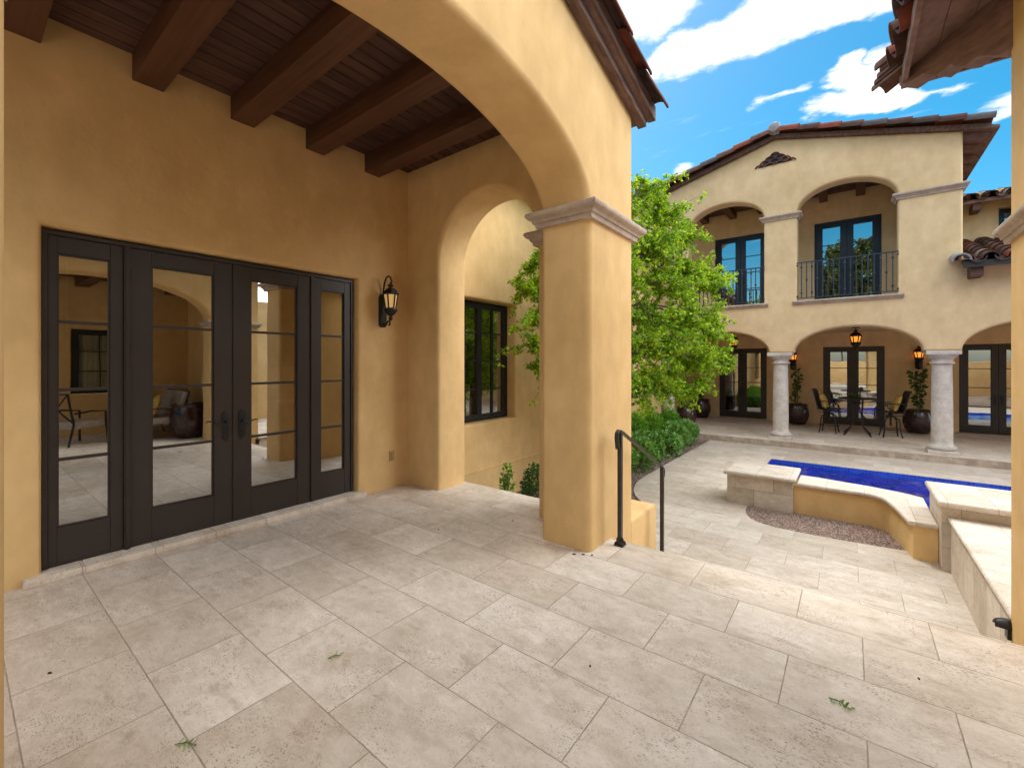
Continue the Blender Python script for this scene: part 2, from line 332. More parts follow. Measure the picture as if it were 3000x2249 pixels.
# ------------------------------------------------------------------ mesh helpers
class MB:
    def __init__(s): s.v = []; s.f = []
    def add(s, vs, fs):
        o = len(s.v); s.v += [tuple(p) for p in vs]; s.f += [tuple(i + o for i in q) for q in fs]; return s
    def box(s, x0, x1, y0, y1, z0, z1, mp=None):
        c = [(x, y, z) for z in (z0, z1) for y in (y0, y1) for x in (x0, x1)]
        if mp: c = [mp(*q) for q in c]
        return s.add(c, [(0, 2, 3, 1), (4, 5, 7, 6), (0, 1, 5, 4), (2, 6, 7, 3), (0, 4, 6, 2), (1, 3, 7, 5)])
    def rbox(s, x0, x1, y0, y1, z0, z1, r):
        return s.prism([[(x0, y0), (x1, y0), (x1, y1), (x0, y1)]], lambda a, b, d: (a, b, d), z0, z1, r)
    def tube(s, path, r, n=8, caps=True):
        P = [Vector(p) for p in path]; k = len(P)
        rs = r if isinstance(r, (list, tuple)) else [r] * k
        up = Vector((0, 0, 1)); rings = []
        for i in range(k):
            d = (P[min(i + 1, k - 1)] - P[max(i - 1, 0)]).normalized()
            a = d.cross(up)
            if a.length < 0.05: a = d.cross(Vector((1, 0, 0)))
            a.normalize()
            if rings and a.dot(rings[-1][1]) < 0: a = -a
            b = d.cross(a).normalized(); rings.append((P[i], a, b, rs[i]))
        vs = []
        for c, a, b, q in rings:
            for j in range(n):
                t = 2 * PI * j / n; vs.append(c + (a * math.cos(t) + b * math.sin(t)) * q)
        fs = [(i * n + j, i * n + (j + 1) % n, (i + 1) * n + (j + 1) % n, (i + 1) * n + j) for i in range(k - 1) for j in range(n)]
        if caps: fs += [tuple(range(n)), tuple(range((k - 1) * n, k * n))]
        return s.add(vs, fs)
    def lathe(s, prof, c=(0, 0, 0), n=24, sq=False):
        vs = []; k = len(prof)
        for r, z in prof:
            for j in range(n):
                t = 2 * PI * (j + 0.5) / n; vs.append((c[0] + r * math.cos(t), c[1] + r * math.sin(t), c[2] + z))
        fs = [(i * n + j, i * n + (j + 1) % n, (i + 1) * n + (j + 1) % n, (i + 1) * n + j) for i in range(k - 1) for j in range(n)]
        fs += [tuple(range(n)), tuple(range((k - 1) * n, k * n))]
        return s.add(vs, fs)
    def prism(s, loops, mp, d0, d1, r=0.0, seg=4):
        """solid from a plan outline (first loop) with holes; every outline edge is rounded by r"""
        def area(l): return sum(l[i][0] * l[(i + 1) % len(l)][1] - l[(i + 1) % len(l)][0] * l[i][1] for i in range(len(l)))
        L = []
        for i, l in enumerate(loops):
            l = list(l)
            if (area(l) > 0) != (i == 0): l.reverse()
            L.append(l)
        def off(l, q):
            n = len(l); out = []
            for i in range(n):
                a, b, c = l[i - 1], l[i], l[(i + 1) % n]
                e1 = Vector((b[0] - a[0], b[1] - a[1])).normalized(); e2 = Vector((c[0] - b[0], c[1] - b[1])).normalized()
                n1 = Vector((-e1.y, e1.x)); n2 = Vector((-e2.y, e2.x)); dd = 1 + n1.dot(n2)
                m_ = (n1 + n2) / max(dd, 0.3); out.append((b[0] + m_.x * q, b[1] + m_.y * q))
            return out
        if r > 0:
            st = [(d0 + r * (1 - math.cos(a)), r * (1 - math.sin(a))) for a in [PI / 2 * k / seg for k in range(seg + 1)]]
            st += [(d1 - r * (1 - math.cos(a)), r * (1 - math.sin(a))) for a in [PI / 2 * (seg - k) / seg for k in range(seg + 1)]]
        else:
            st = [(d0, 0), (d1, 0)]
        caps = ([], [])
        for l in L:
            n = len(l); rings = []
            vs = []
            for d, q in st:
                ol = off(l, q) if q else l
                vs += [mp(p[0], p[1], d) for p in ol]
            o = len(s.v)
            fs = [(k * n + j, k * n + (j + 1) % n, (k + 1) * n + (j + 1) % n, (k + 1) * n + j) for k in range(len(st) - 1) for j in range(n)]
            s.add(vs, fs)
            ol = off(l, st[0][1]) if st[0][1] else l
            caps[0].append([(p, o + j) for j, p in enumerate(ol)]); caps[1].append([(p, o + (len(st) - 1) * n + j) for j, p in enumerate(ol)])
        for cp in caps:
            if len(cp) == 1:
                s.f.append(tuple(i for _, i in cp[0]))
            else:
                flat = [i for l in cp for _, i in l]
                tri = tessellate_polygon([[Vector((p[0], p[1], 0)) for p, _ in l] for l in cp])
                s.f += [tuple(flat[i] for i in q) for q in tri]
        return s
    def sweep(s, prof, path, closed=False):
        """moulding: prof = (out, z) list, path = plan polyline, out is to the right of travel"""
        n = len(path); k = len(prof); vs = []
        for i in range(n):
            b = path[i]; a = path[i - 1] if (i > 0 or closed) else None; c = path[(i + 1) % n] if (i < n - 1 or closed) else None
            ns = []
            for u, w in ((a, b), (b, c)):
                if u is None or w is None: continue
                e = Vector((w[0] - u[0], w[1] - u[1])).normalized(); ns.append(Vector((e.y, -e.x)))
            m_ = ns[0] if len(ns) == 1 else (ns[0] + ns[1]) / (1 + ns[0].dot(ns[1]))
            vs += [(b[0] + m_.x * o, b[1] + m_.y * o, z) for o, z in prof]
        fs = [(i * k + j, i * k + (j + 1) % k, ((i + 1) % n) * k + (j + 1) % k, ((i + 1) % n) * k + j) for i in range(n if closed else n - 1) for j in range(k)]
        if not closed: fs += [tuple(range(k)), tuple(range((n - 1) * k, n * k))]
        return s.add(vs, fs)
    def barrel(s, p0, p1, r0, r1, up=(0, 0, 1), th=0.014, n=8, arc=PI, flip=False):
        """half-round clay tile from p0 to p1"""
        p0, p1, up = Vector(p0), Vector(p1), Vector(up)
        d = (p1 - p0).normalized(); a = d.cross(up).normalized(); u = a.cross(d).normalized()
        if flip: u = -u
        vs = []
        for p, r in ((p0, r0), (p1, r1)):
            for q in (r, r - th):
                for j in range(n + 1):
                    t = (PI - arc) / 2 + arc * j / n
                    vs.append(p + a * math.cos(t) * q + u * math.sin(t) * q)
        m_ = n + 1; fs = []
        for j in range(n):
            fs += [(j, j + 1, 2 * m_ + j + 1, 2 * m_ + j), (m_ + j, 3 * m_ + j, 3 * m_ + j + 1, m_ + j + 1), (j, m_ + j, m_ + j + 1, j + 1), (2 * m_ + j, 2 * m_ + j + 1, 3 * m_ + j + 1, 3 * m_ + j)]
        fs += [(0, 2 * m_, 3 * m_, m_), (n, m_ + n, 3 * m_ + n, 2 * m_ + n)]
        return s.add(vs, fs)

WL = {}
def wloc(o):
    return WL.get(o.name, Vector((0, 0, 0)))

def obj(name, mb, mat, parent=None, local=False, smooth=True, clean=True, angle=38):
    me = bpy.data.meshes.new(name)
    vs = mb.v
    if parent is not None and not local:
        w = wloc(parent); vs = [(p[0] - w[0], p[1] - w[1], p[2] - w[2]) for p in vs]
    me.from_pydata([tuple(p) for p in vs], [], mb.f)
    if clean:
        bm = bmesh.new(); bm.from_mesh(me)
        bmesh.ops.recalc_face_normals(bm, faces=bm.faces)
        if smooth:
            for f in bm.faces: f.smooth = True
            for e in bm.edges:
                if len(e.link_faces) == 2: e.smooth = e.calc_face_angle(0) < R(angle)
        bm.to_mesh(me); bm.free()
    me.materials.append(mat)
    o = bpy.data.objects.new(name, me); COL.objects.link(o)
    if parent is not None:
        o.parent = parent; WL[o.name] = wloc(parent)
    else:
        WL[o.name] = Vector((0, 0, 0))
    return o

def tag(o, label, cat, group=None, kind=None):
    o['label'] = label; o['category'] = cat
    if group: o['group'] = group
    if kind: o['kind'] = kind
    return o

def thing(name, label, cat, loc=(0, 0, 0), rz=0, group=None):
    o = bpy.data.objects.new(name, None); COL.objects.link(o)
    o.location = loc; o.rotation_euler = (0, 0, rz); o.empty_display_size = 0.2
    WL[o.name] = Vector(loc)
    return tag(o, label, cat, group)

def single(name, mb, mat, label, cat, base, group=None, **kw):
    """a thing that is one mesh, its origin at its base"""
    o = obj(name, MB().add([(p[0] - base[0], p[1] - base[1], p[2] - base[2]) for p in mb.v], mb.f), mat, **kw)
    o.location = base; WL[o.name] = Vector(base)
    return tag(o, label, cat, group)

def struct(name, mb, mat, label=None, kind='structure', **kw):
    o = obj(name, mb, mat, **kw); o['kind'] = kind
    if label: o['label'] = label
    return o

def dup(src, loc, rz, label):
    def cp(o, par):
        c = o.copy(); COL.objects.link(c)
        if par is not None: c.parent = par
        for ch in list(o.children): cp(ch, c)
        return c
    r = cp(src, None); r.location = loc; r.rotation_euler = (0, 0, rz); r['label'] = label
    WL[r.name] = Vector(loc)
    return r

def arch(a0, a1, zs, rise, n=28, e=2.0):
    c = (a0 + a1) / 2; h = (a1 - a0) / 2
    out = []
    for k in range(n + 1):
        t = PI * k / n
        x = math.copysign(abs(math.cos(t)) ** (2 / e), math.cos(t)); z = abs(math.sin(t)) ** (2 / e)
        out.append((c + h * x, zs + rise * z))
    return out            # from a1 side over to a0 side

XP = lambda a, b, d: (d, a, b)       # outline (y,z) extruded along x
YP = lambda a, b, d: (a, d, b)       # outline (x,z) extruded along y
ZP = lambda a, b, d: (a, b, d)

CAP = [(0, 0), (0.028, 0.0), (0.034, 0.028), (0.034, 0.038), (0.050, 0.040), (0.056, 0.062), (0.060, 0.066), (0.082, 0.074), (0.096, 0.092), (0.098, 0.108), (0.090, 0.124), (0.072, 0.132), (0.0, 0.136)]
def capprof(z, k=1.0, w=None): return [(-0.02, z)] + [(o * (w or k), z + h * k) for o, h in CAP[1:-1]] + [(-0.02, z + 0.136 * k)]

# ------------------------------------------------------------------ ground, floors, pool
px0, px1, py0, py1 = -1.39, 7.0, 7.62, 11.22
struct('ground', MB().prism([[(-150, -150), (150, -150), (150, 150), (-150, 150)], [(px0 - .05, py0 - .05), (px1 + .05, py0 - .05), (px1 + .05, py1 + .05), (px0 - .05, py1 + .05)]], ZP, -0.95, -0.72), M['dirt'], 'bare desert soil around and beneath the houses')
struct('terrace_floor', MB().prism([[(-4.45, -7.5), (4.2, -7.5), (4.2, 3.51), (-2.35, 3.51), (-2.35, 4.05), (-3.9, 4.05), (-3.9, 3.62), (-4.45, 3.62)]], ZP, -0.7, 0.0, 0.010, 3), M['trav'], 'raised terrace paved with large travertine tiles')
st = MB()
for i, (ya, yb) in enumerate(((3.50, 3.85), (3.84, 4.18), (4.17, 4.52))):
    st.prism([[(-1.62, ya), (0.775, ya), (0.775, yb), (-1.62, yb)]], ZP, -0.70, -0.15 * (i + 1), 0.010, 3)
struct('steps', st, M['trav_low'], 'travertine steps down from the terrace to the patio')
bed = [(-2.10, 4.35), (-2.10, 4.9), (-2.13, 5.6), (-2.24, 6.08), (-2.37, 6.32), (-2.536, 6.504), (-2.72, 6.73), (-2.866, 7.015), (-2.985, 7.40), (-3.03, 7.75), (-3.045, 8.4), (-3.055, 9.5), (-3.06, 13.2)]
gbed = [(-1.19, 7.45), (-1.20, 7.22), (-1.195, 7.05), (-1.15, 6.86), (-1.07, 6.69), (-0.95, 6.585), (-0.76, 6.525), (-0.43, 6.515), (0.02, 6.54), (0.50, 6.60), (0.60, 6.62), (0.60, 7.45)]
pool_hole = [(px0, 7.72), (px1, 7.72), (px1, py1), (px0, py1)]
struct('patio', MB().prism([bed + [(9, 13.2), (9, 4.35)], gbed, pool_hole], ZP, -0.80, -0.60, 0.008, 3), M['trav_low'], 'lower patio paved with pale travertine tiles')
struct('porch_floor', MB().prism([[(-5.6, 12.9), (9, 12.9), (9, 17.5), (-5.6, 17.5)]], ZP, -0.75, -0.445, 0.010, 3), M['trav_porch'], 'shaded covered porch floor, one step above the patio')
struct('planting_bed', MB().add([(-4.6, 4.0, -.63), (-1.6, 4.0, -.63), (-1.6, 13, -.63), (-4.6, 13, -.63)], [(0, 1, 2, 3)]), M['gravel'], 'brown gravel strip below the house wall')
gm = MB().add([(-1.3, 6.4, -.628), (0.65, 6.4, -.628), (0.65, 7.5, -.628), (-1.3, 7.5, -.628)], [(0, 1, 2, 3)])
tag(struct('gravel_patch', gm, M['gravel'], 'brown gravel inside the curve of the low pool wall', 'stuff'), 'brown gravel inside the curve of the low pool wall', 'gravel', kind='stuff')
def stones(name, inside, x0, x1, y0, y1, n, label):
    mb = MB(); k = 0
    while k < n:
        x = rnd.uniform(x0, x1); y = rnd.uniform(y0, y1)
        if not inside(x, y): continue
        k += 1; s = rnd.uniform(0.006, 0.015); a = rnd.uniform(0, PI)
        ca, sa = math.cos(a), math.sin(a); z = -0.622
        pts = [(1.2, 0, 0), (0, .8, 0), (-1, .1, 0), (.1, -.9, 0), (.1, .1, .75), (0, 0, -.5)]
        pts = [(x + (p[0] * ca - p[1] * sa) * s, y + (p[0] * sa + p[1] * ca) * s, z + p[2] * s) for p in pts]
        mb.add(pts, [(0, 1, 4), (1, 2, 4), (2, 3, 4), (3, 0, 4), (1, 0, 5), (2, 1, 5), (3, 2, 5), (0, 3, 5)])
    o = obj(name, mb, M['bits'], smooth=False, clean=False); tag(o, label, 'gravel', kind='stuff')
def pip(poly):
    def f(x, y):
        c = False; n = len(poly)
        for i in range(n):
            (xa, ya), (xb, yb) = poly[i], poly[i - 1]
            if (ya > y) != (yb > y) and x < (xb - xa) * (y - ya) / (yb - ya) + xa: c = not c
        return c
    return f
stones('gravel', pip(gbed), -1.2, 0.6, 6.5, 7.4, 7000, 'loose brown pebbles beside the curved pool wall')
pb = pip([(-4.3, 4.1)] + bed + [(-4.3, 13.0)])
stones('gravel', lambda x, y: pb(x, y) and x > -3.7, -3.7, -1.7, 4.5, 12.8, 7000, 'loose brown pebbles along the hedge')
# pool
pb_ = MB()
bx0, by1 = px0 + .012, py1 - .012
pb_.add([(bx0, 7.73, -1.7), (px1, 7.73, -1.7), (px1, by1, -1.7), (bx0, by1, -1.7), (bx0, 7.73, -.612), (px1, 7.73, -.612), (px1, by1, -.612), (bx0, by1, -.612)], [(0, 1, 2, 3), (3, 2, 6, 7), (0, 3, 7, 4), (1, 2, 6, 5), (0, 1, 5, 4)])
struct('pool_basin', pb_, M['pooltile'], 'basin of the pool lined with small blue tiles', clean=False)
wr_ = np.random.default_rng(5); NXW, NYW = 230, 125
gxw, gyw = np.meshgrid(np.linspace(px0 + .012, 5.2, NXW), np.linspace(7.73, py1 - .012, NYW))
hz = np.zeros_like(gxw)
for k in range(26):
    lam = wr_.uniform(.13, .62); th = wr_.normal(.9, .75); kk = 2 * PI / lam
    hz += lam * .0090 * np.sin(kk * (gxw * math.cos(th) + gyw * math.sin(th)) + wr_.uniform(0, 6.28) + .9 * np.sin(gxw * 2.1 + k) + .8 * np.sin(gyw * 2.7 + 2 * k))
wm = MB().add([(float(x), float(y), -.70 + float(h)) for x, y, h in zip(gxw.ravel(), gyw.ravel(), hz.ravel())], [(j * NXW + i, j * NXW + i + 1, (j + 1) * NXW + i + 1, (j + 1) * NXW + i) for j in range(NYW - 1) for i in range(NXW - 1)])
pw = struct('pool_water', wm, M['water'], 'deep blue rippled pool water', clean=False)
pw.data.polygons.foreach_set('use_smooth', [True] * len(pw.data.polygons))

# low curved pool wall
outer = [(-0.635, 7.39), (-0.14, 7.388), (0.13, 7.386), (0.22, 7.372), (0.29, 7.335), (0.345, 7.275), (0.39, 7.19), (0.425, 7.05), (0.458, 6.88), (0.486, 6.72), (0.508, 6.58), (0.528, 6.46), (0.541, 6.37)]
inner = [(0.733, 6.37), (0.733, 7.50), (0.62, 7.58), (0.5, 7.64), (0.2, 7.75), (-0.05, 7.80), (-0.36, 7.88), (-0.635, 7.90)]
w = thing('curved_pool_wall', 'low curved tan stucco wall with travertine coping in front of the pool', 'low wall', (0, 7.4, -0.66))
obj('wall', MB().prism([outer + inner], ZP, -0.68, -0.235, 0.0), M['stucco'], w)
oc = [(-0.60, 7.345), (-0.14, 7.343), (0.12, 7.341), (0.195, 7.328), (0.25, 7.295), (0.30, 7.24), (0.345, 7.165), (0.378, 7.03), (0.410, 6.87), (0.440, 6.70), (0.462, 6.55), (0.482, 6.43), (0.497, 6.325)]
ic = [(0.733, 6.325), (0.733, 7.52), (0.62, 7.61), (0.5, 7.67), (0.2, 7.78), (-0.05, 7.83), (-0.36, 7.91), (-0.60, 7.93)]
obj('coping', MB().prism([oc + ic], ZP, -0.235, -0.18, 0.022, 5), M['cope'], w)
p1 = thing('stone_pier', 'square travertine block pier with a slab top at the left end of the pool wall', 'pier', (-1.06, 7.65, -0.66))
obj('block', MB().prism([[(-1.481, 7.27), (-0.637, 7.27), (-0.637, 8.02), (-1.481, 8.02)]], ZP, -0.66, -0.165, 0.0), M['block_y'], p1)
obj('coping', MB().rbox(-1.52, -0.598, 7.20, 8.09, -0.165, -0.11, 0.022), M['cope'], p1)
p2 = thing('stone_pier', 'taller travertine pier with a wide slab top at the right end of the curved wall', 'pier', (0.75, 6.3, -0.66))
obj('block', MB().prism([[(0.737, 6.19), (3.6, 6.19), (3.6, 7.02), (0.737, 7.02)]], ZP, -0.66, 0.06, 0.0), M['block_y'], p2)
obj('coping', MB().rbox(0.702, 3.65, 6.11, 7.10, 0.06, 0.12, 0.024), M['benchtop'], p2)
bn = thing('stone_bench', 'long travertine bench with a bullnose top beside the steps', 'bench', (0.85, 5.0, -0.66))
obj('bench_wall', MB().box(0.802, 1.3, 3.99, 6.187, -0.68, -0.095), M['block_x'], bn)
obj('bench_top', MB().rbox(0.776, 3.4, 3.985, 6.186, -0.095, -0.040, 0.026), M['benchtop'], bn)

# ------------------------------------------------------------------ door and window units
def leaf_unit(parent, mp, a0, a1, z0, z1, ga0, ga1, gz0, gz1, bars, mat, gmat, name, d=0.05, hinge=None, vbar=False):
    m = MB()
    m.box(a0, ga0, z0, z1, 0, d, mp); m.box(ga1, a1, z0, z1, 0, d, mp)
    m.box(ga0 + .0025, ga1 - .0025, gz1, z1, 0, d - .002, mp); m.box(ga0 + .0025, ga1 - .0025, z0, gz0, 0, d - .002, mp)
    m.box(ga0, ga1, z0, gz0, 0, d - .012, mp); m.box(ga0, ga1, gz1, z1, 0, d - .012, mp)
    # glazing bead
    for q in ((ga0, ga0 + .012, gz0, gz1), (ga1 - .012, ga1, gz0, gz1), (ga0 + .012, ga1 - .012, gz0, gz0 + .012), (ga0 + .012, ga1 - .012, gz1 - .012, gz1)):
        m.box(q[0], q[1], q[2], q[3], 0.012, d - .014, mp)
    dr = obj(name, m, mat, parent)
    obj('glass', MB().box(ga0 + .004, ga1 - .004, gz0 + .004, gz1 - .004, 0.018, 0.024, mp), gmat, dr)
    for z in bars: obj('glazing_bar', MB().box(ga0 + .012, ga1 - .012, z - .011, z + .011, 0.025, d - .012, mp), mat, dr)
    return dr

def handle(parent, mp, a, z, side, mat, lock=False):
    pl = [(-.027, -.105), (-.020, -.122), (-.010, -.128), (0, -.140), (.010, -.128), (.020, -.122), (.027, -.105), (.027, .105), (.020, .122), (.010, .128), (0, .140), (-.010, .128), (-.020, .122), (-.027, .105)]
    m = MB().prism([[(a + p[0], z + p[1]) for p in pl]], lambda u, v, d: mp(u, v, d), 0.050, 0.060, 0.002, 2)
    m.tube([mp(a, z + .035, .06), mp(a, z + .035, .10)], .011, 10)
    m.tube([mp(a + side * q, z + h, .10) for q, h in ((0, .035), (.018, .022), (.038, .018), (.058, .024), (.08, .036), (.10, .040), (.122, .030))], [.009, .008, .007, .007, .006, .006, .004], 8)
    if lock: m.tube([mp(a, z - .065, .058), mp(a, z - .065, .074)], .016, 10)
    return obj('handle', m, mat, parent)

# ------------------------------------------------------------------ near house with the loggia
hs = thing('courtyard_house', 'near ochre stucco house with arched loggia and dark beamed ceiling', 'house', (-4.4, 1.6, -0.6))
XW = -4.40
wall_poly = [(-7.5, -0.7), (12.9, -0.7), (12.9, 4.35), (-7.5, 4.35)]
dhole = [(0.393, 0.0), (2.840, 0.0), (2.840, 2.465), (0.393, 2.465)]
whole = [(4.40, 0.61), (5.79, 0.61), (5.79, 2.475), (4.40, 2.475)]
whole2 = [(9.2, 0.2), (10.6, 0.2), (10.6, 2.3), (9.2, 2.3)]
whole3 = [(11.45, -.2), (12.15, -.2), (12.15, 1.3), (11.45, 1.3)]
obj('wall', MB().prism([wall_poly, dhole, whole, whole3], XP, XW - 0.32, XW, 0.045, 5), M['stucco'], hs)
obj('wall_bead', MB().prism([[(4.03, -0.112), (12.9, -0.112), (12.9, -0.096), (4.03, -0.096)]], XP, XW - 0.01, XW + 0.012, 0.004, 2), M['stucco'], hs)
# end walls with arches
def end_wall(y0, y1):
    ol = [(-2.43, -0.7), (-2.43, 2.68)] + arch(-3.85, -2.43, 2.68, 0.71)[1:-1] + [(-3.85, 2.68), (-3.85, -0.7), (-4.52, -0.7), (-4.52, 4.15), (-1.9, 4.15), (-1.9, -0.7)]
    obj('end_wall', MB().prism([ol], YP, y0, y1, 0.055, 5), M['stucco'], hs)
end_wall(3.54, 4.02)
ow = [(-2.2, -0.7), (-2.2, 2.9)] + arch(-4.25, -2.2, 2.9, 0.72)[1:-1] + [(-4.25, 2.9), (-4.25, -0.7), (-4.52, -0.7), (-4.52, 4.15), (-1.9, 4.15), (-1.9, -0.7)]
obj('end_wall', MB().prism([ow], YP, -0.82, -0.34, 0.055, 5), M['stucco'], hs)  # unseen wall, its arch widened to let more light into the loggia
# outer arched wall (gable)
def gz(y): return 4.45 - 0.25 * abs(y - 1.6)
ol = [(3.985, -0.7), (3.985, gz(3.985) + .05), (1.6, gz(1.6) + .05), (-0.79, gz(-.79) + .05), (-0.79, -0.7), (0.085, -0.7), (0.085, 2.74)] + list(reversed(arch(0.085, 3.11, 2.74, 0.615, 40)))[1:-1] + [(3.11, 2.74), (3.11, -0.7)]
obj('arched_wall', MB().prism([ol], XP, -2.1, -1.63, 0.055, 6), M['stucco'], hs)
# stone caps
obj('capital', MB().sweep(capprof(2.655), [(-2.43, 4.02), (-2.43, 3.54), (-2.10, 3.54), (-2.10, 3.11), (-1.63, 3.11), (-1.63, 3.985), (-2.1, 3.985)]), M['cantera'], hs)
obj('capital', MB().sweep(capprof(2.655), [(-2.1, -0.79), (-1.63, -0.79), (-1.63, 0.085), (-2.10, 0.085), (-2.10, -0.34)]), M['cantera'], hs)
# plank ceiling and beams
cl = MB(); x = -4.42
while x < -1.85:
    cl.prism([[(x + .004, -.5), (x + .117, -.5), (x + .117, 3.7), (x + .004, 3.7)]], ZP, 3.9, 3.93, .007, 2); x += 0.121
obj('plank_ceiling', cl, M['plank'], hs)
obj('ceiling_deck', MB().box(-4.42, -1.75, -0.5, 3.7, 3.912, 3.95), M['plankback'], hs)
for y in (0.19, 0.87, 1.55, 2.235, 2.92):
    obj('beam', MB().rbox(-4.45, -1.95, y, y + 0.198, 3.70, 3.905, 0.006), M['beam'], hs)
# roof: deck, rake boards and clay tiles
def slab(mb, x0, x1, ya, za, yb, zb, t):
    return mb.add([(x0, ya, za), (x1, ya, za), (x1, yb, zb), (x0, yb, zb), (x0, ya, za + t), (x1, ya, za + t), (x1, yb, zb + t), (x0, yb, zb + t)], [(0, 1, 2, 3), (4, 5, 6, 7), (0, 1, 5, 4), (1, 2, 6, 5), (2, 3, 7, 6), (3, 0, 4, 7)])
rf = MB()
slab(rf, -4.7, -1.50, 1.6, 4.47, 4.14, 4.47 - .25 * 2.54, .06); slab(rf, -4.7, -1.50, 1.6, 4.47, -.94, 4.47 - .25 * 2.54, .06)
obj('roof_deck', rf, M['eavewood'], hs)
for sgn in (1, -1):
    f = MB()
    yy = lambda q: 1.6 + sgn * q
    slab(f, -1.625, -1.545, yy(0), 4.40, yy(2.50), 4.40 - .25 * 2.50, .16)
    slab(f, -1.545, -1.475, yy(0), 4.475, yy(2.56), 4.475 - .25 * 2.56, .13)
    obj('rake_board', f, M['rakewood'], hs)
tl = MB()
for sgn in (1, -1):
    k = 0; q = 0.05
    while q < 2.45:
        za = 4.575 - .25 * q; zb = 4.575 - .25 * (q + .44)
        j = rnd.uniform(-.008, .008)
        tl.barrel((-1.475 + j, 1.6 + sgn * q, za - .045), (-1.475 - j, 1.6 + sgn * (q + .46), zb - .027), .100, .118, n=10, arc=PI, th=.016)
        tl.barrel((-1.56, 1.6 + sgn * q, za + .05), (-1.56, 1.6 + sgn * (q + .46), zb + .068), .082, .098, n=8, th=.016)
        q += .41
    for c in range(10):
        xx = -1.85 - .29 * c; q = .05
        while q < 2.5:
            za = 4.56 - .25 * q; zb = 4.56 - .25 * (q + .46)
            tl.barrel((xx, 1.6 + sgn * q, za), (xx, 1.6 + sgn * (q + .46), zb + .018), .09, .105, n=6)
            q += .41
obj('roof_tile', tl, M['tile'], hs)
# wing roof behind
rw = MB(); rw.box(-12, -4.05, -7.6, 12.9, 4.36, 4.48)
obj('wing_eave', rw, M['eavewood'], hs)
tw_ = MB()
for i in range(66):
    y = -7.4 + .31 * i; tw_.barrel((-4.02, y, 4.50), (-4.8, y, 4.66), .10, .09, n=6)
    tw_.barrel((-4.62, y, 4.64), (-5.5, y, 4.84), .10, .09, n=6)
obj('eave_tile', tw_, M['tile'], hs)
# rooms behind the glass
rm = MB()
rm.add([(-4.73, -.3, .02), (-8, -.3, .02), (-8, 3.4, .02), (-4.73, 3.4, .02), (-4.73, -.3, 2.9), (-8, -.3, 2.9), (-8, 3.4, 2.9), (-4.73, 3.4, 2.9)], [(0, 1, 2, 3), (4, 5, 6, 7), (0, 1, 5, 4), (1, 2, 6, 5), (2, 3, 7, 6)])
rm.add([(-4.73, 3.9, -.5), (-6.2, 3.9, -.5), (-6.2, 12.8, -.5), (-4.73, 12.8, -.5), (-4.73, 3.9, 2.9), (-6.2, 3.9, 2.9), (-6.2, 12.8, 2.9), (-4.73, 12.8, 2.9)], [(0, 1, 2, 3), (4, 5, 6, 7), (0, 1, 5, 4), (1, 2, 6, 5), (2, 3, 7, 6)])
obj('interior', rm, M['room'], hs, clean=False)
obj('kitchen_cabinet', MB().box(-7.0, -6.4, 2.75, 3.3, .03, .95), M['cabinet'], hs); obj('wall_cabinet', MB().box(-7.0, -6.55, 2.75, 3.3, 1.45, 2.3), M['cabinet'], hs)
# french doors with sidelights
XD = -4.535; kd = 4.485 / 4.47
s_ = lambda y: y * kd
zz = lambda z: 1.5 + (z - 1.5) * kd
mpL = lambda a, z, d: (XD + d, a, z)
fm = MB()
fa0, fa1, fz0, fz1 = s_(0.398), s_(2.805), 0.055, zz(2.445)
fm.box(fa0, s_(.425), fz0, fz1, -.02, .062, mpL); fm.box(s_(2.785), fa1, fz0, fz1, -.02, .062, mpL)
fm.box(s_(.425), s_(2.785), zz(2.415), fz1, -.02, .062, mpL)
fm.box(s_(.833), s_(.868), fz0, zz(2.415), -.02, .075, mpL); fm.box(s_(2.322), s_(2.345), fz0, zz(2.415), -.02, .066, mpL)
fm.box(s_(.425), s_(2.785), fz0 - .03, fz0 + .012, -.02, .045, mpL)
fm.box(s_(.843), s_(.858), fz0, zz(2.415), .075, .083, mpL)
obj('door_frame', fm, M['bronze'], hs)
bars = [zz(1.803), zz(1.314), zz(.813)]
GZ = (zz(.328), zz(2.292))
z0_, z1_ = fz0 + .014, zz(2.411)
leaf_unit(hs, mpL, s_(.428), s_(.830), z0_, z1_, s_(.471), s_(.757), *GZ, bars, M['bronze'], M['glass'], 'sidelight')
d1 = leaf_unit(hs, mpL, s_(.871), s_(1.612), z0_, z1_, s_(1.005), s_(1.446), *GZ, bars, M['bronze'], M['glass'], 'door')
d2 = leaf_unit(hs, mpL, s_(1.618), s_(2.319), z0_, z1_, s_(1.745), s_(2.184), *GZ, bars, M['bronze'], M['glass'], 'door')
leaf_unit(hs, mpL, s_(2.348), s_(2.782), z0_, z1_, s_(2.434), s_(2.71), *GZ, bars, M['bronze'], M['glass'], 'sidelight')
handle(d1, mpL, s_(1.533), .94, -1, M['iron']); handle(d2, mpL, s_(1.668), .94, 1, M['iron'], True)
for a, dd in ((s_(.869), d1), (s_(2.3205), d2)):
    for z in (.3, 1.0, 1.6, 2.2): obj('hinge', MB().tube([mpL(a, z - .05, .056), mpL(a, z + .05, .056)], .007, 8), M['iron'], dd)
as_ = MB().box(s_(1.592), s_(1.617), z0_, z1_, .0505, .062, mpL)
obj('astragal', as_, M['bronze'], hs)
# blind cords
for a, zb in ((.53, 1.60), (2.53, 1.55)): obj('blind_cord', MB().tube([(-4.56, s_(a), 2.26), (-4.56, s_(a), zb)], .004, 6), M['white'], hs)
# threshold
sl = MB()
ys = [0.30, 0.60, 1.05, 1.52, 1.98, 2.44, 2.90]
for a, b in zip(ys[:-1], ys[1:]): sl.rbox(-4.60, -4.325, a + .001, b - .001, 0.001, 0.052, .006)
obj('threshold', sl, M['trav'], hs)
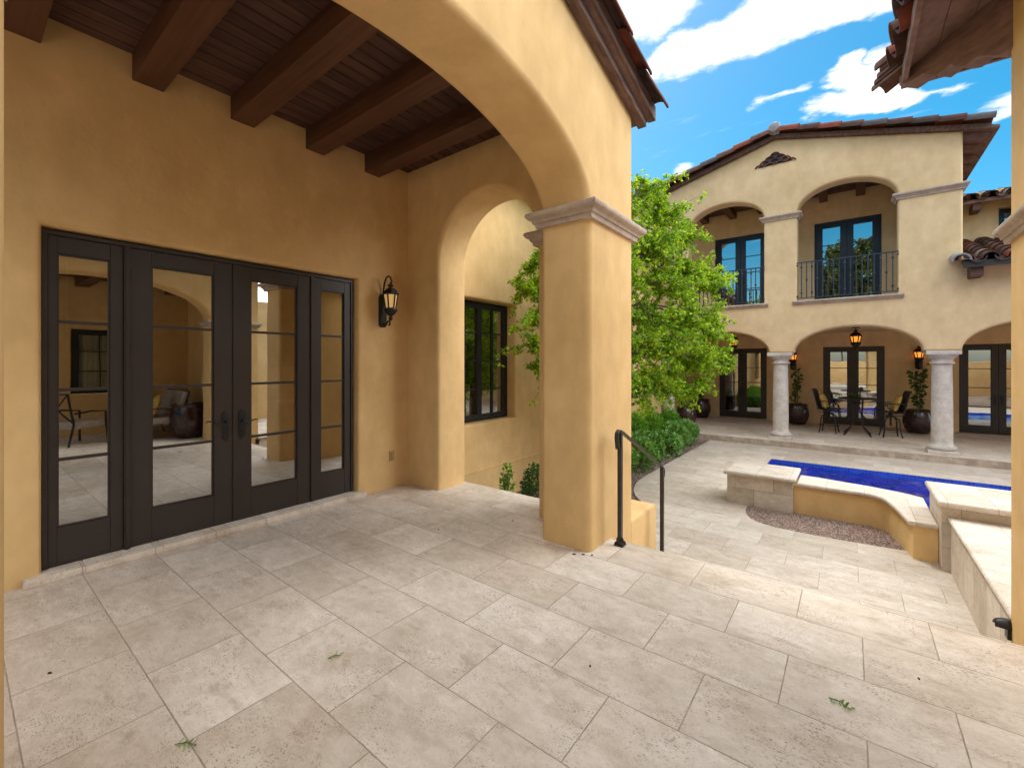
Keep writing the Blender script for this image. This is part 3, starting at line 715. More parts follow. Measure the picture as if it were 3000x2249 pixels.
# window to the bed
mpW = lambda a, z, d: (-4.63 + d, a, z)
wf = MB(); wf.box(4.405, 4.45, .62, 2.46, -.02, .05, mpW); wf.box(5.735, 5.78, .62, 2.46, -.02, .05, mpW); wf.box(4.45, 5.735, 2.42, 2.46, -.02, .05, mpW); wf.box(4.45, 5.735, .62, .66, -.02, .05, mpW)
w1 = obj('window', wf, M['iron'], hs)
def casement(par, mp, a0, a1, z0, z1, bars, mat, gmat):
    m = MB(); t = .048
    m.box(a0, a0 + t, z0, z1, .005, .045, mp); m.box(a1 - t, a1, z0, z1, .005, .045, mp); m.box(a0 + t, a1 - t, z0, z0 + t, .005, .045, mp); m.box(a0 + t, a1 - t, z1 - t, z1, .005, .045, mp)
    c = (a0 + a1) / 2
    zs = [z0 + t] + [q for z in bars for q in (z - .010, z + .010)] + [z1 - t]
    for k in range(0, len(zs), 2): m.box(c - .010, c + .010, zs[k], zs[k + 1], .014, .04, mp)
    for z in bars: m.box(a0 + t, a1 - t, z - .010, z + .010, .014, .04, mp)
    obj('sash', m, mat, par)
    obj('glass', MB().box(a0 + t, a1 - t, z0 + t, z1 - t, .008, .013, mp), gmat, par)
wb = [1.10, 1.545, 1.985]
casement(w1, mpW, 4.452, 5.090, .662, 2.418, wb, M['iron'], M['glass']); casement(w1, mpW, 5.094, 5.733, .662, 2.418, wb, M['iron'], M['glass'])
w3 = obj('window', MB().box(11.46, 11.5, -.19, 1.29, -.02, .05, mpW).box(12.1, 12.14, -.19, 1.29, -.02, .05, mpW).box(11.5, 12.1, 1.25, 1.29, -.02, .05, mpW).box(11.5, 12.1, -.19, -.15, -.02, .05, mpW), M['iron'], hs)
casement(w3, mpW, 11.502, 12.098, -.148, 1.248, [.3, .8], M['iron'], M['glass'])

# stucco block at the stair
single('stucco_block', MB().rbox(-2.12, -1.632, 3.95, 4.60, -0.68, 0.022, 0.035), M['stucco'], 'low rounded stucco block at the foot of the big pillar, beside the handrail', 'low wall', (-1.87, 4.27, -0.66))

# ------------------------------------------------------------------ opposite loggia on the right
rl = thing('opposite_loggia', 'ochre loggia at the right picture edge with pale stone cap and tiled hip roof', 'house', (0.77, 1.6, -0.6))
XR = 0.77
ol = [(3.975, -0.7), (3.975, 3.90), (-0.79, 3.90), (-0.79, -0.7), (0.085, -0.7), (0.085, 2.38)] + list(reversed(arch(0.085, 3.11, 2.38, 0.62, 40)))[1:-1] + [(3.11, 2.38), (3.11, -0.7)]
obj('arched_wall', MB().prism([ol], XP, XR, XR + .47, 0.05, 5), M['stucco'], rl)
obj('end_wall', MB().prism([[(1.0, -.7), (4.2, -.7), (4.2, 3.9), (1.0, 3.9)]], YP, 3.56, 3.97, 0.03, 3), M['stucco'], rl)
bw_ = [(1.55, .85), (2.45, .85), (2.45, 2.25), (1.55, 2.25)]
obj('back_wall', MB().prism([[(-0.9, -.7), (3.97, -.7), (3.97, 3.9), (-0.9, 3.9)], bw_], XP, 3.7, 3.95, 0.04, 4), M['stucco'], rl)
obj('ceiling', MB().box(1.0, 3.72, -0.9, 3.6, 3.30, 3.36), M['plank'], rl)
for y in (.2, .95, 1.7, 2.45, 3.2):
    obj('beam', MB().box(1.1, 3.75, y - .1, y + .1, 3.12, 3.302), M['beam'], rl)
obj('capital', MB().sweep(capprof(2.236, 0.80, 0.62), [(1.24, 3.11), (XR, 3.11), (XR, 3.975), (1.24, 3.975)][::-1]), M['cantera'], rl)
obj('capital', MB().sweep(capprof(2.236, 0.80, 0.62), [(1.24, -.79), (XR, -.79), (XR, .085), (1.24, .085)][::-1]), M['cantera'], rl)
mpR = lambda a, z, d: (3.80 - d, a, z)
wr = obj('window', MB().box(1.56, 1.62, .86, 2.24, -.02, .05, mpR).box(2.38, 2.44, .86, 2.24, -.02, .05, mpR).box(1.62, 2.38, 2.18, 2.24, -.02, .05, mpR).box(1.62, 2.38, .86, .92, -.02, .05, mpR), M['iron'], rl)
casement(wr, mpR, 1.622, 2.378, .922, 2.178, [1.34, 1.76], M['iron'], M['glass_clear'])
cu = MB(); n = 60
cu.add([(3.86 + .02 * math.sin(i * 1.3), 1.55 + .9 * i / n, z) for z in (.86, 2.24) for i in range(n + 1)], [(i, i + 1, n + 2 + i, n + 1 + i) for i in range(n)])
obj('curtain', cu, M['curtain'], wr)
# hip roof: eave at x=.307, corner (.307, 4.443)
EX, EY, EZ = 0.307, 4.443, 3.60
sf = MB()
for k in range(4):      # sloping soffit boards parallel to the eave
    xa = EX + .03 + .150 * k; xb = xa + .146
    za = EZ + .055 + .25 * (xa - EX); zb = EZ + .055 + .25 * (xb - EX)
    ya = EY - (xa - EX); yb = EY - (xb - EX)
    sf.add([(xa, -1.1, za), (xb, -1.1, zb), (xb, yb, zb), (xa, ya, za), (xa, -1.1, za + .025), (xb, -1.1, zb + .025), (xb, yb, zb + .025), (xa, ya, za + .025)], [(0, 1, 2, 3), (4, 5, 6, 7), (0, 1, 5, 4), (1, 2, 6, 5), (2, 3, 7, 6), (3, 0, 4, 7)])
for k in range(4):      # boards of the end eave
    ya = EY - .03 - .150 * k; yb = ya - .146
    za = EZ + .055 + .25 * (EY - ya); zb = EZ + .055 + .25 * (EY - yb)
    xa = EX + (EY - ya); xb = EX + (EY - yb)
    sf.add([(xa, ya, za), (xb, yb, zb), (5, yb, zb), (5, ya, za), (xa, ya, za + .025), (xb, yb, zb + .025), (5, yb, zb + .025), (5, ya, za + .025)], [(0, 1, 2, 3), (4, 5, 6, 7), (0, 1, 5, 4), (1, 2, 6, 5), (2, 3, 7, 6), (3, 0, 4, 7)])
obj('soffit', sf, M['eavewood'], rl)
obj('fascia', MB().box(EX, EX + .030, -1.1, EY, EZ - .01, EZ + .10).box(EX + .030, 5, EY - .030, EY, EZ - .01, EZ + .10), M['eavewood'], rl)
# hip rafter in the vertical plane along the diagonal, with a carved tail
sq = 1 / math.sqrt(2)
dg = lambda s, z, d: (EX + .03 + s * sq + d * sq, EY - .03 - s * sq + d * sq, EZ + z)
tail = [(0.0, .052), (0.0, -.012), (.03, -.045), (.17, -.034), (.21, -.072), (.25, -.105), (.345, -.088), (.385, -.135), (.43, -.155), (.50, -.142), (.60, -.205), (.66, -.212), (.95, -.155), (.95, .052 + .95 * .177)]
obj('hip_rafter', MB().prism([tail], dg, -.065, .065, .004, 2), M['eavewood'], rl)
rt = MB()
def zroof(x, y): return EZ + .125 + .25 * max(0, min(x - EX, EY - y))
yy_ = EY - .20; 
while yy_ > -1.0:
    for k in range(6):
        xa = EX - .075 + .36 * k; xb = xa + .41
        if EY - yy_ < xa - EX + .05: break
        rt.barrel((xb, yy_, EZ + .150 + .25 * (xb - EX)), (xa, yy_, EZ + .150 + .25 * (xa - EX)), .080, .098, n=9, th=.016)
        rt.barrel((xb, yy_ - .145, EZ + .20 + .25 * (xb - EX)), (xa, yy_ - .145, EZ + .185 + .25 * (xa - EX)), .086, .096, n=9, flip=True, th=.016)
    yy_ -= .29
xx_ = EX + .20
while xx_ < 4.5:
    for k in range(6):
        ya = EY + .075 - .36 * k; yb = ya - .41
        if xx_ - EX < EY - ya + .05: break
        rt.barrel((xx_, yb, EZ + .150 + .25 * (EY - yb)), (xx_, ya, EZ + .150 + .25 * (EY - ya)), .080, .098, n=9, th=.016)
        rt.barrel((xx_ + .145, yb, EZ + .20 + .25 * (EY - yb)), (xx_ + .145, ya, EZ + .185 + .25 * (EY - ya)), .086, .096, n=9, flip=True, th=.016)
    xx_ += .29
for k in range(7):     # hip tiles
    a = -.11 + .40 * k; b = a + .45
    rt.barrel((EX + b * sq, EY - b * sq, EZ + .21 + .177 * b), (EX + a * sq, EY - a * sq, EZ + .215 + .177 * a), .095, .112, n=9, th=.016)
for j in range(5):     # starter tiles stacked at the hip corner
    a = -.135 + .022 * j; b = .42
    rt.barrel((EX + b * sq, EY - b * sq, EZ + .085 + .034 * j + .177 * b), (EX + a * sq - .03, EY - a * sq - .02, EZ + .075 + .034 * j + .177 * a), .062, .072, n=9, th=.013)
obj('roof_tile', rt, M['tile'], rl)
rk = MB(); rk.add([(EX, EY, EZ + .105), (EX, -1.1, EZ + .105), (2.6, -1.1, EZ + .68), (2.6, 2.15, EZ + .68), (5, EY, EZ + .105), (5, 2.15, EZ + .68)], [(0, 1, 2, 3), (0, 3, 5, 4)])
obj('roof_deck', rk, M['eavewood'], rl, clean=False)
gw = thing('garden_wall', 'long tan stucco garden wall behind the viewpoint, mirrored in the porch door glass', 'wall', (0, -9, -.7))
obj('wall', MB().rbox(-11, 12, -9.2, -8.9, -.72, 1.7, .03), M['stucco'], gw)
gw = thing('garden_wall', 'tan stucco garden wall at the far right end of the pool, mirrored in the near doors', 'wall', (9.2, 4, -.7))
obj('wall', MB().rbox(9.05, 9.35, -8.85, 13.05, -.72, 3.9, .03), M['stucco'], gw)
# hooded step light on the pillar
sp_ = thing('step_light', 'small black hooded step light on the right pillar', 'light', (XR, 4.0 - .06, -.1))
hood = MB()
prof = []
for i in range(9):
    a = PI * i / 8
    for j in range(6):
        t = j / 5 * PI / 2
        hood.v.append((XR - .070 * math.sin(t) * 1.0, 3.945 - .043 * math.cos(a) * (1 - .25 * math.sin(t)), -.10 + .052 * math.sin(a) * math.cos(t * .75)))
hood.f += [(i * 6 + j, i * 6 + j + 1, (i + 1) * 6 + j + 1, (i + 1) * 6 + j) for i in range(8) for j in range(5)]
ho = obj('hood', hood, M['iron'], sp_)
ho.modifiers.new('thickness', 'SOLIDIFY').thickness = .006
obj('base', MB().box(XR - .018, XR + .002, 3.915, 3.975, -.165, -.09), M['iron'], sp_)

# ------------------------------------------------------------------ main house at the far side
mh = thing('main_house', 'two-storey tan stucco house with gable, arched balconies and arcaded porch', 'house', (-1.5, 13.3, -0.6))
Y0, Y1 = 13.10, 13.50
fl = [(9.0, 1.79), (9.0, 3.61), (1.89, 3.61), (1.89, 6.42), (-1.526, 7.32), (-4.94, 6.42), (-5.6, 6.2), (-5.6, -0.7), (-4.55, -.7), (-4.55, 1.79), (-4.07, 1.79)]
for a0, a1, rise in ((-4.07, -1.672, .60), (-1.118, 1.279, .61), (1.877, 4.28, .61), (4.87, 7.27, .61)):
    fl += list(reversed(arch(a0, a1, 1.79, rise, 32)))[1:-1]
    fl += [(a1, 1.79)] + ([{-1.672: (-1.118, 1.79), 1.279: (1.877, 1.79), 4.28: (4.87, 1.79)}[a1]] if a1 < 7 else [])
def balc(a0, a1): return [(a0, 3.09), (a1, 3.09), (a1, 5.335)] + arch(a0, a1, 5.335, .575, 30)[1:-1] + [(a0, 5.335)]
obj('front_wall', MB().prism([fl, balc(-3.70, -1.785), balc(-1.050, 0.856)], YP, Y0, Y1, 0.055, 5), M['stucco_skylit'], mh)
obj('side_wall', MB().box(1.60, 1.885, Y1 - .1, 22, 2.9, 6.45), M['stucco_skylit'], mh)
obj('porch_ceiling', MB().box(-5.5, 9, Y1 - .05, 17.5, 2.50, 2.58), M['stucco_skylit'], mh)
obj('balcony_floor', MB().box(-5.5, 1.62, Y1 - .05, 15.3, 2.94, 3.07), M['trav_porch'], mh)
obj('balcony_ceiling', MB().box(-5.5, 1.62, Y1 - .05, 15.1, 6.21, 6.26), M['plank'], mh)
for x in (-3.68, -2.88, -2.08, -1.28, -.48 - .1, .22):
    obj('balcony_beam', MB().box(x - .095, x + .095, Y1 - .05, 15.02, 6.015, 6.212), M['beam'], mh)
bd = {'R': (-.79, .655), 'L': (-3.40, -1.955)}
bh = [[(a, 3.08), (b, 3.08), (b, 5.445), (a, 5.445)] for a, b in bd.values()]
obj('balcony_back_wall', MB().prism([[(-5.5, 2.9), (1.65, 2.9), (1.65, 6.5), (-5.5, 6.5)]] + bh, YP, 15.0, 15.25, 0.02, 3), M['stucco_skylit'], mh)
gd = [(-3.80, -2.29), (-.685, .83), (2.43, 3.94)]
obj('porch_back_wall', MB().prism([[(-5.6, -.7), (9, -.7), (9, 2.6), (-5.6, 2.6)]] + [[(a, -.445), (b, -.445), (b, 2.045), (a, 2.045)] for a, b in gd], YP, 17.4, 17.7, 0.02, 3), M['stucco_skylit'], mh)
obj('porch_side_wall', MB().box(-5.6, -5.0, Y1 - .02, 17.42, -.7, 2.55), M['stucco_skylit'], mh)
ri = MB()
for (x0, x1, y0, y1, z0, z1) in ((-5.4, 8.8, 17.71, 22, -.45, 2.5), (-5.3, 1.55, 15.26, 20, 3.0, 6.1)):
    ri.add([(x0, y0, z0), (x1, y0, z0), (x1, y1, z0), (x0, y1, z0), (x0, y0, z1), (x1, y0, z1), (x1, y1, z1), (x0, y1, z1)], [(0, 1, 2, 3), (4, 5, 6, 7), (1, 2, 6, 5), (2, 3, 7, 6), (3, 0, 4, 7)])
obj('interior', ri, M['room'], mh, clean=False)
def far_door(a0, a1, z0, z1, yw, mat, gmat, nb=3, shade=False):
    mp = lambda a, z, d: (a, yw + .06 - d, z)
    f = MB(); f.box(a0, a0 + .04, z0, z1, -.05, .06, mp); f.box(a1 - .04, a1, z0, z1, -.05, .06, mp); f.box(a0 + .04, a1 - .04, z1 - .045, z1, -.05, .06, mp); f.box(a0 + .04, a1 - .04, z0, z0 + .03, -.05, .06, mp)
    fr = obj('door_frame', f, mat, mh); c = (a0 + a1) / 2
    gz0, gz1 = z0 + .24, z1 - .15
    bs = [gz0 + (gz1 - gz0) * k / (nb + 1) for k in range(1, nb + 1)]
    for s0, s1, hs_ in ((a0 + .043, c - .004, c - .06), (c + .004, a1 - .043, c + .06)):
        d_ = leaf_unit(mh, mp, s0, s1, z0 + .032, z1 - .048, s0 + .13, s1 - .13, gz0, gz1, bs, mat, gmat, 'door')
        handle(d_, mp, hs_, z0 + .95, -1 if hs_ < c else 1, M['iron'])
        if shade:
            obj('roller_shade', MB().box(s0 + .10, s1 - .10, gz1 - .20, gz1 + .05, -.035, -.015, mp), M['shade'], d_)
for a0, a1 in gd: far_door(a0, a1, -.44, 2.042, 17.4, M['bronze'], M['glass'])
for a0, a1 in bd.values(): far_door(a0, a1, 3.08, 5.442, 15.0, M['bluebronze'], M['glass_up'], 3, True)
for a, b in gd: obj('threshold', MB().box(a - .06, b + .06, 17.25, 17.42, -.444, -.415), M['cantera'], mh)
# sills, caps
SILL = [(-0.02, 0), (.03, 0), (.045, .02), (.06, .03), (.072, .045), (.095, .055), (.105, .075), (.095, .098), (-.02, .105)]
for a0, a1 in ((-3.70, -1.785), (-1.050, .856)):
    obj('sill', MB().sweep([(o, 2.985 + z) for o, z in SILL], [(a0 - .10, Y0 + .12), (a0 - .10, Y0), (a1 + .10, Y0), (a1 + .10, Y0 + .12)][1:3]), M['cantera'], mh)
    obj('sill_top', MB().box(a0, a1, Y0 + .02, Y1 - .02, 3.06, 3.092), M['cantera'], mh)
for pth in ([(-1.785, Y0 + .4), (-1.785, Y0), (-1.050, Y0), (-1.050, Y0 + .4)], [(.856, Y0 + .4), (.856, Y0), (1.89, Y0), (1.89, Y0 + 1.2)], [(-5.6, Y0), (-3.70, Y0), (-3.70, Y0 + .4)]):
    obj('capital', MB().sweep(capprof(5.195, 1.03), pth), M['cantera'], mh)
# columns
def column(x):
    c = obj('column', MB().lathe([(.176, -.20), (.178, .1), (.174, .7), (.163, 1.50)], (x, 13.3, 0), 28), M['colstone'], mh)
    obj('base', MB().rbox(x - .245, x + .245, 13.055, 13.545, -.445, -.365, .008).lathe([(.20, -.364), (.235, -.345), (.245, -.315), (.235, -.285), (.20, -.268), (.19, -.255), (.182, -.20)], (x, 13.3, 0), 28), M['colstone'], c)
    obj('capital', MB().lathe([(.165, 1.50), (.20, 1.505), (.208, 1.525), (.20, 1.545), (.178, 1.552), (.176, 1.60), (.195, 1.625), (.235, 1.66), (.25, 1.70)], (x, 13.3, 0), 28).rbox(x - .275, x + .275, 13.04, 13.56, 1.702, 1.789, .008), M['colstone'], c)
for x in (-4.33, -1.43, 1.59, 4.57): column(x)
# balcony railings
def railing(a0, a1, n):
    y = Y0 + .03
    b = MB().box(a0 - .01, a1 + .01, y - .018, y + .018, 4.030, 4.055).box(a0 - .01, a1 + .01, y - .012, y + .012, 3.145, 3.165)
    for k in range(n):
        x = a0 + (a1 - a0) * (k + .8) / (n + .6)
        b.box(x - .0105, x + .0105, y - .0105, y + .0105, 3.165, 4.030)
        for z in ((3.28, 3.92) if k % 2 == 0 else (3.60,)):
            b.lathe([(.012, -.03), (.026, -.012), (.026, .012), (.012, .03)], (x, y, z), 8)
    for a, s in ((a0, 1), (a1, -1)):
        for z in (3.20, 3.98): b.tube([(a - s * .03, y, z), (a + s * .02, y, z)], .02, 8)
    obj('railing', b, M['bluerail'], mh)
railing(-3.70, -1.785, 17); railing(-1.050, .856, 17)
# gable vent of little roof tiles
vt = MB()
for row, (n, z) in enumerate(((4, 6.665), (3, 6.745), (2, 6.825), (1, 6.905))):
    for k in range(n):
        x = -1.53 + (k - (n - 1) / 2) * .235
        vt.barrel((x, Y0 + .02, z - .055), (x, Y0 - .045, z - .055), .120, .120, th=.022, n=8, arc=PI * .72)
obj('gable_vent', vt, M['tile'], mh)
obj('vent_dark_panel', MB().prism([[(-1.53 + u, 6.665 + v) for u, v in ((-.40, -.01), (.40, -.01), (.05, .27), (-.05, .27))]], YP, Y0 - .004, Y0 + .02), M['cabinet'], mh)  # flat dark panel imitates the shade of a hollow behind the tiles
# gable roof
gs = 0.263
def zr(x): return 7.315 - gs * abs(x + 1.526)
rd = MB()
for sg in (1, -1):
    xe = -1.526 + sg * 3.93
    rd.add([(-1.526, 13.03, 7.325), (xe, 13.03, 7.325 - gs * 3.93), (xe, 22, 7.325 - gs * 3.93), (-1.526, 22, 7.325), (-1.526, 13.03, 7.385), (xe, 13.03, 7.385 - gs * 3.93), (xe, 22, 7.385 - gs * 3.93), (-1.526, 22, 7.385)], [(0, 1, 2, 3), (4, 5, 6, 7), (0, 1, 5, 4), (1, 2, 6, 5), (2, 3, 7, 6), (3, 0, 4, 7)])
obj('roof_deck', rd, M['eavewood'], mh)
for sg in (1, -1):
    q = 3.80
    m = MB().add([(-1.526, y, 7.302) for y in (12.99, 13.095)] + [(-1.526 + sg * q, y, 7.302 - gs * q) for y in (12.99, 13.095)] + [(-1.526, y, 7.40) for y in (12.99, 13.095)] + [(-1.526 + sg * q, y, 7.40 - gs * q) for y in (12.99, 13.095)], [(0, 2, 3, 1), (4, 5, 7, 6), (0, 4, 6, 2), (1, 3, 7, 5), (0, 1, 5, 4), (2, 6, 7, 3)])
    obj('rake_board', m, M['rakewood'], mh)
mt = MB()
for sg in (1, -1):
    q = .06
    while q < 3.75:
        za = 7.425 - gs * q; zb = 7.425 - gs * (q + .45)
        mt.barrel((-1.526 + sg * q, 12.985, za - .020), (-1.526 + sg * (q + .45), 12.985, zb + .005), .172, .190, n=12, arc=PI, th=.020)
        mt.barrel((-1.526 + sg * q, 13.20, za + .10), (-1.526 + sg * (q + .45), 13.20, zb + .115), .12, .135, n=6, th=.018)
        q += .415
    for c in range(27):
        y = 13.44 + .31 * c; q = .05
        while q < 3.6:
            za = 7.42 - gs * q; zb = 7.42 - gs * (q + .46)
            mt.barrel((-1.526 + sg * q, y, za), (-1.526 + sg * (q + .46), y, zb + .02), .10, .115, n=5)
            q += .42
obj('roof_tile', mt, M['tile'], mh)
rc = MB()
rc.barrel((-1.526, 13.3, 7.52), (-1.526, 12.90, 7.52), .13, .14, n=8, th=.03)
rc.lathe([(.02, -.16), (.12, -.10), (.155, 0), (.13, .10), (.05, .15)], (-1.526, 12.93, 7.51), 12)
obj('ridge_mortar', rc, M['mortar'], mh)
for k in range(11):
    y = 13.3 + .62 * k
    tails = MB().add([(x, y + s, z) for s in (-.05, .05) for x, z in ((1.87, zr(1.87) + .005), (2.32, zr(2.32) + .005), (2.30, zr(2.30) - .07), (2.18, zr(2.18) - .13), (1.87, zr(1.87) - .14))], [(0, 1, 2, 3, 4), (5, 9, 8, 7, 6), (0, 5, 6, 1), (1, 6, 7, 2), (2, 7, 8, 3), (3, 8, 9, 4), (4, 9, 5, 0)])
    obj('rafter_tail', tails, M['eavewood'], mh)
# right wing: set-back upper wall, upper eave, tiled porch roof
YW = 15.6
obj('wing_wall', MB().prism([[(1.85, 4.2), (9, 4.2), (9, 5.75), (1.85, 5.75)], [(2.86, 4.55), (4.1, 4.55), (4.1, 5.28), (2.86, 5.28)]], YP, YW, YW + .3, .03, 4), M['stucco_skylit'], mh)
mpU = lambda a, z, d: (a, YW + .22 - d, z)
wu = obj('window', MB().box(2.87, 2.93, 4.56, 5.27, -.02, .05, mpU).box(4.03, 4.09, 4.56, 5.27, -.02, .05, mpU).box(2.93, 4.03, 5.21, 5.27, -.02, .05, mpU).box(2.93, 4.03, 4.56, 4.62, -.02, .05, mpU), M['bluebronze'], mh)
casement(wu, mpU, 2.932, 3.48, 4.622, 5.208, [4.92], M['bluebronze'], M['glass_up']); casement(wu, mpU, 3.484, 4.028, 4.622, 5.208, [4.92], M['bluebronze'], M['glass_up'])
obj('window_room', MB().box(2.8, 4.2, YW + .31, YW + .34, 4.4, 5.4), M['room'], mh)
ue = MB().add([(1.80, 15.12, 5.37), (9, 15.12, 5.37), (9, 18, 6.2), (1.80, 18, 6.2), (1.80, 15.12, 5.45), (9, 15.12, 5.45), (9, 18, 6.28), (1.80, 18, 6.28)], [(0, 1, 2, 3), (4, 5, 6, 7), (0, 1, 5, 4), (1, 2, 6, 5), (2, 3, 7, 6), (3, 0, 4, 7)])
obj('wing_eave', ue, M['eavewood'], mh)
ut = MB()
for c in range(22):
    x = 2.02 + .32 * c
    for k in range(4):
        y = 15.05 + .38 * k
        ut.barrel((x, y + .44, 5.48 + .288 * (y + .44 - 15.12)), (x, y, 5.50 + .288 * (y - 15.12)), .10, .115, n=7, th=.02)
        ut.barrel((x + .16, y + .44, 5.545 + .288 * (y + .44 - 15.12)), (x + .16, y, 5.545 + .288 * (y - 15.12)), .10, .11, n=7, flip=True, th=.02)
obj('eave_tile', ut, M['tile'], mh)
for x in (2.42, 3.15, 3.9, 4.65): obj('rafter_tail', MB().box(x - .07, x + .07, 15.16, YW + .02, 5.20, 5.385), M['beam'], mh)
pe = MB().add([(1.86, 12.72, 3.50), (9, 12.72, 3.50), (9, YW, 4.40), (1.89, YW, 4.40), (1.86, 12.72, 3.58), (9, 12.72, 3.58), (9, YW, 4.48), (1.89, YW, 4.48)], [(0, 1, 2, 3), (4, 5, 6, 7), (0, 1, 5, 4), (1, 2, 6, 5), (2, 3, 7, 6), (3, 0, 4, 7)])
obj('porch_roof_deck', pe, M['eavewood'], mh)
obj('fascia', MB().box(1.83, 9, 12.69, 12.722, 3.46, 3.585), M['bronze'], mh)
pt = MB()
for c in range(18):
    x = 1.87 + .34 * c
    for k in range(8):
        y = 12.62 + .38 * k
        if c == 0 and k > 0: continue
        zz_ = lambda q: 3.60 + .3125 * (q - 12.72)
        pt.barrel((x, y + .46, zz_(y + .46) + .005), (x, y, zz_(y) + .03), .112, .135, n=9, th=.022)
        pt.barrel((x + .17, y + .46, zz_(y + .46) + .075), (x + .17, y, zz_(y) + .085), .11, .125, n=8, flip=True, th=.022)
obj('porch_roof_tile', pt, M['tile'], mh)
for x in (1.95, 3.2): obj('rafter_tail', MB().box(x, x + .18, 12.76, Y0 + .02, 3.28, 3.50), M['beam'], mh)
obj('ridge_mortar', MB().barrel((1.80, 13.1, 3.72), (1.80, 12.60, 3.60), .13, .15, n=8, th=.03), M['mortar'], mh)

# ------------------------------------------------------------------ lanterns
def lantern_body(parent, cx, cy, z, h, r, pane):
    """six-sided tapering lantern: z = underside of the panes, h = pane height, r = top radius"""
    n = 6; rb = r * .68
    ring = lambda q, zz_: [(cx + q * math.cos(2 * PI * k / n), cy + q * math.sin(2 * PI * k / n), zz_) for k in range(n)]
    obj('pane', MB().add(ring(rb * .95, z) + ring(r * .95, z + h), [(k, (k + 1) % n, n + (k + 1) % n, n + k) for k in range(n)]), pane, parent, smooth=False)
    f = MB()
    a, b = ring(rb, z), ring(r, z + h)
    for k in range(n):
        f.tube([a[k], b[k]], r * .12, 5)
        f.tube([a[k], a[(k + 1) % n]], r * .09, 5); f.tube([b[k], b[(k + 1) % n]], r * .09, 5)
    obj('cage', f, M['iron'], parent, smooth=False)
    def hexlathe(pr): return MB().lathe(pr, (cx, cy, 0), 6)
    obj('lid', MB().add(*((lambda m_: (m_.v, m_.f))(MB().lathe([(r * 1.28, z + h), (r * 1.18, z + h + r * .12), (r * .95, z + h + r * .50), (r * .55, z + h + r * .85), (r * .30, z + h + r * .95), (r * .30, z + h + r * 1.05)], (cx, cy, 0), 6)))).lathe([(r * .1, z + h + r * 1.03), (r * .42, z + h + r * 1.15), (r * .45, z + h + r * 1.3), (r * .2, z + h + r * 1.45), (r * .05, z + h + r * 1.5)], (cx, cy, 0), 12), M['iron'], parent, smooth=False)
    obj('gallery', MB().lathe([(rb * 1.35, z - .004), (rb * 1.4, z - r * .25), (rb * 1.0, z - r * .7), (rb * .5, z - r * 1.0), (rb * .35, z - r * 1.05)], (cx, cy, 0), 12).lathe([(.01, z - r * 1.75), (r * .25, z - r * 1.6), (r * .32, z - r * 1.35), (r * .15, z - r * 1.1)], (cx, cy, 0), 12), M['iron'], parent)
sx, sy = -4.235, 3.155
sc = thing('wall_lantern', 'black iron scrolled lantern with amber panes on the loggia wall beside the doors', 'lantern', (XW, sy, 1.93))
lantern_body(sc, sx, sy, 2.145, .165, .082, M['amberfaint'])
obj('back_plate', MB().prism([[(sy - .05, 1.96), (sy - .03, 1.935), (sy + .03, 1.935), (sy + .05, 1.96), (sy + .05, 2.28), (sy + .03, 2.325), (sy - .03, 2.325), (sy - .05, 2.28)]], XP, XW - .002, XW + .028, .006, 2), M['iron'], sc)
arm = [(XW + .02, 2.31), (XW + .03, 2.38), (XW + .05, 2.46), (XW + .085, 2.515), (XW + .125, 2.53), (XW + .165, 2.505), (XW + .185, 2.46), (XW + .178, 2.43), (XW + .162, 2.425), (XW + .152, 2.44), (XW + .160, 2.455)]
obj('scroll_arm', MB().tube([(x, sy, z) for x, z in arm], [.010] * 6 + [.009, .008, .007, .006, .005], 8), M['iron'], sc)
low = [(XW + .02, 1.985), (XW + .06, 1.965), (XW + .09, 1.975), (XW + .115, 2.0), (XW + .14, 2.0), (XW + .155, 1.98), (XW + .145, 1.955), (XW + .125, 1.958)]
obj('scroll_foot', MB().tube([(x, sy, z) for x, z in low], .010, 8).tube([(sx, sy, 2.035), (sx - .005, sy, 2.01), (XW + .11, sy, 1.995)], .010, 8), M['iron'], sc)
lab = ['glowing amber lantern hanging in the middle porch arch, above the table', 'glowing amber lantern hanging in the left porch arch, close to the tree tips']
for (x, y, z), lb in zip(((.125, 15.2, 2.09), (-2.905, 15.2, 2.09)), lab):
    L = thing('hanging_lantern', lb, 'lantern', (x, y, 2.0), 0, 'lanterns hanging in the porch arches')
    lantern_body(L, x, y, z, .17, .125, M['amber'])
    obj('hanger', MB().tube([(x, y, z + .34), (x, y, 2.49)], .009, 6).lathe([(.09, 2.475), (.09, 2.50)], (x, y, 0), 12), M['iron'], L)
lab = ['glowing amber wall sconce half hidden behind the left porch column', 'glowing amber wall sconce above the big potted plant, left of the right porch column']
for (x, z), lb in zip(((-1.50, 1.64), (1.585, 1.68)), lab):
    L = thing('wall_sconce', lb, 'lantern', (x, 17.4, z - .2), 0, 'sconces on the porch back wall')
    lantern_body(L, x, 17.24, z, .17, .115, M['amber'])
    obj('bracket', MB().lathe([(.05, z - .34), (.085, z - .28), (.09, z - .12), (.06, z - .06)], (x, 17.27, 0), 10).box(x - .05, x + .05, 17.3, 17.402, z - .3, z - .1), M['iron'], L)

# outlet cover
oc_ = thing('outlet_cover', 'tan weatherproof outlet cover low on the loggia wall under the lantern', 'outlet', (XW, 3.29, .33))
obj('plate', MB().prism([[(3.255, .325), (3.325, .325), (3.325, .450), (3.255, .450)]], XP, XW - .002, XW + .012, .004, 2), M['cover'], oc_)
obj('flap', MB().prism([[(3.270, .345), (3.312, .345), (3.312, .430), (3.270, .430)]], XP, XW + .0125, XW + .03, .005, 2), M['cover'], oc_)

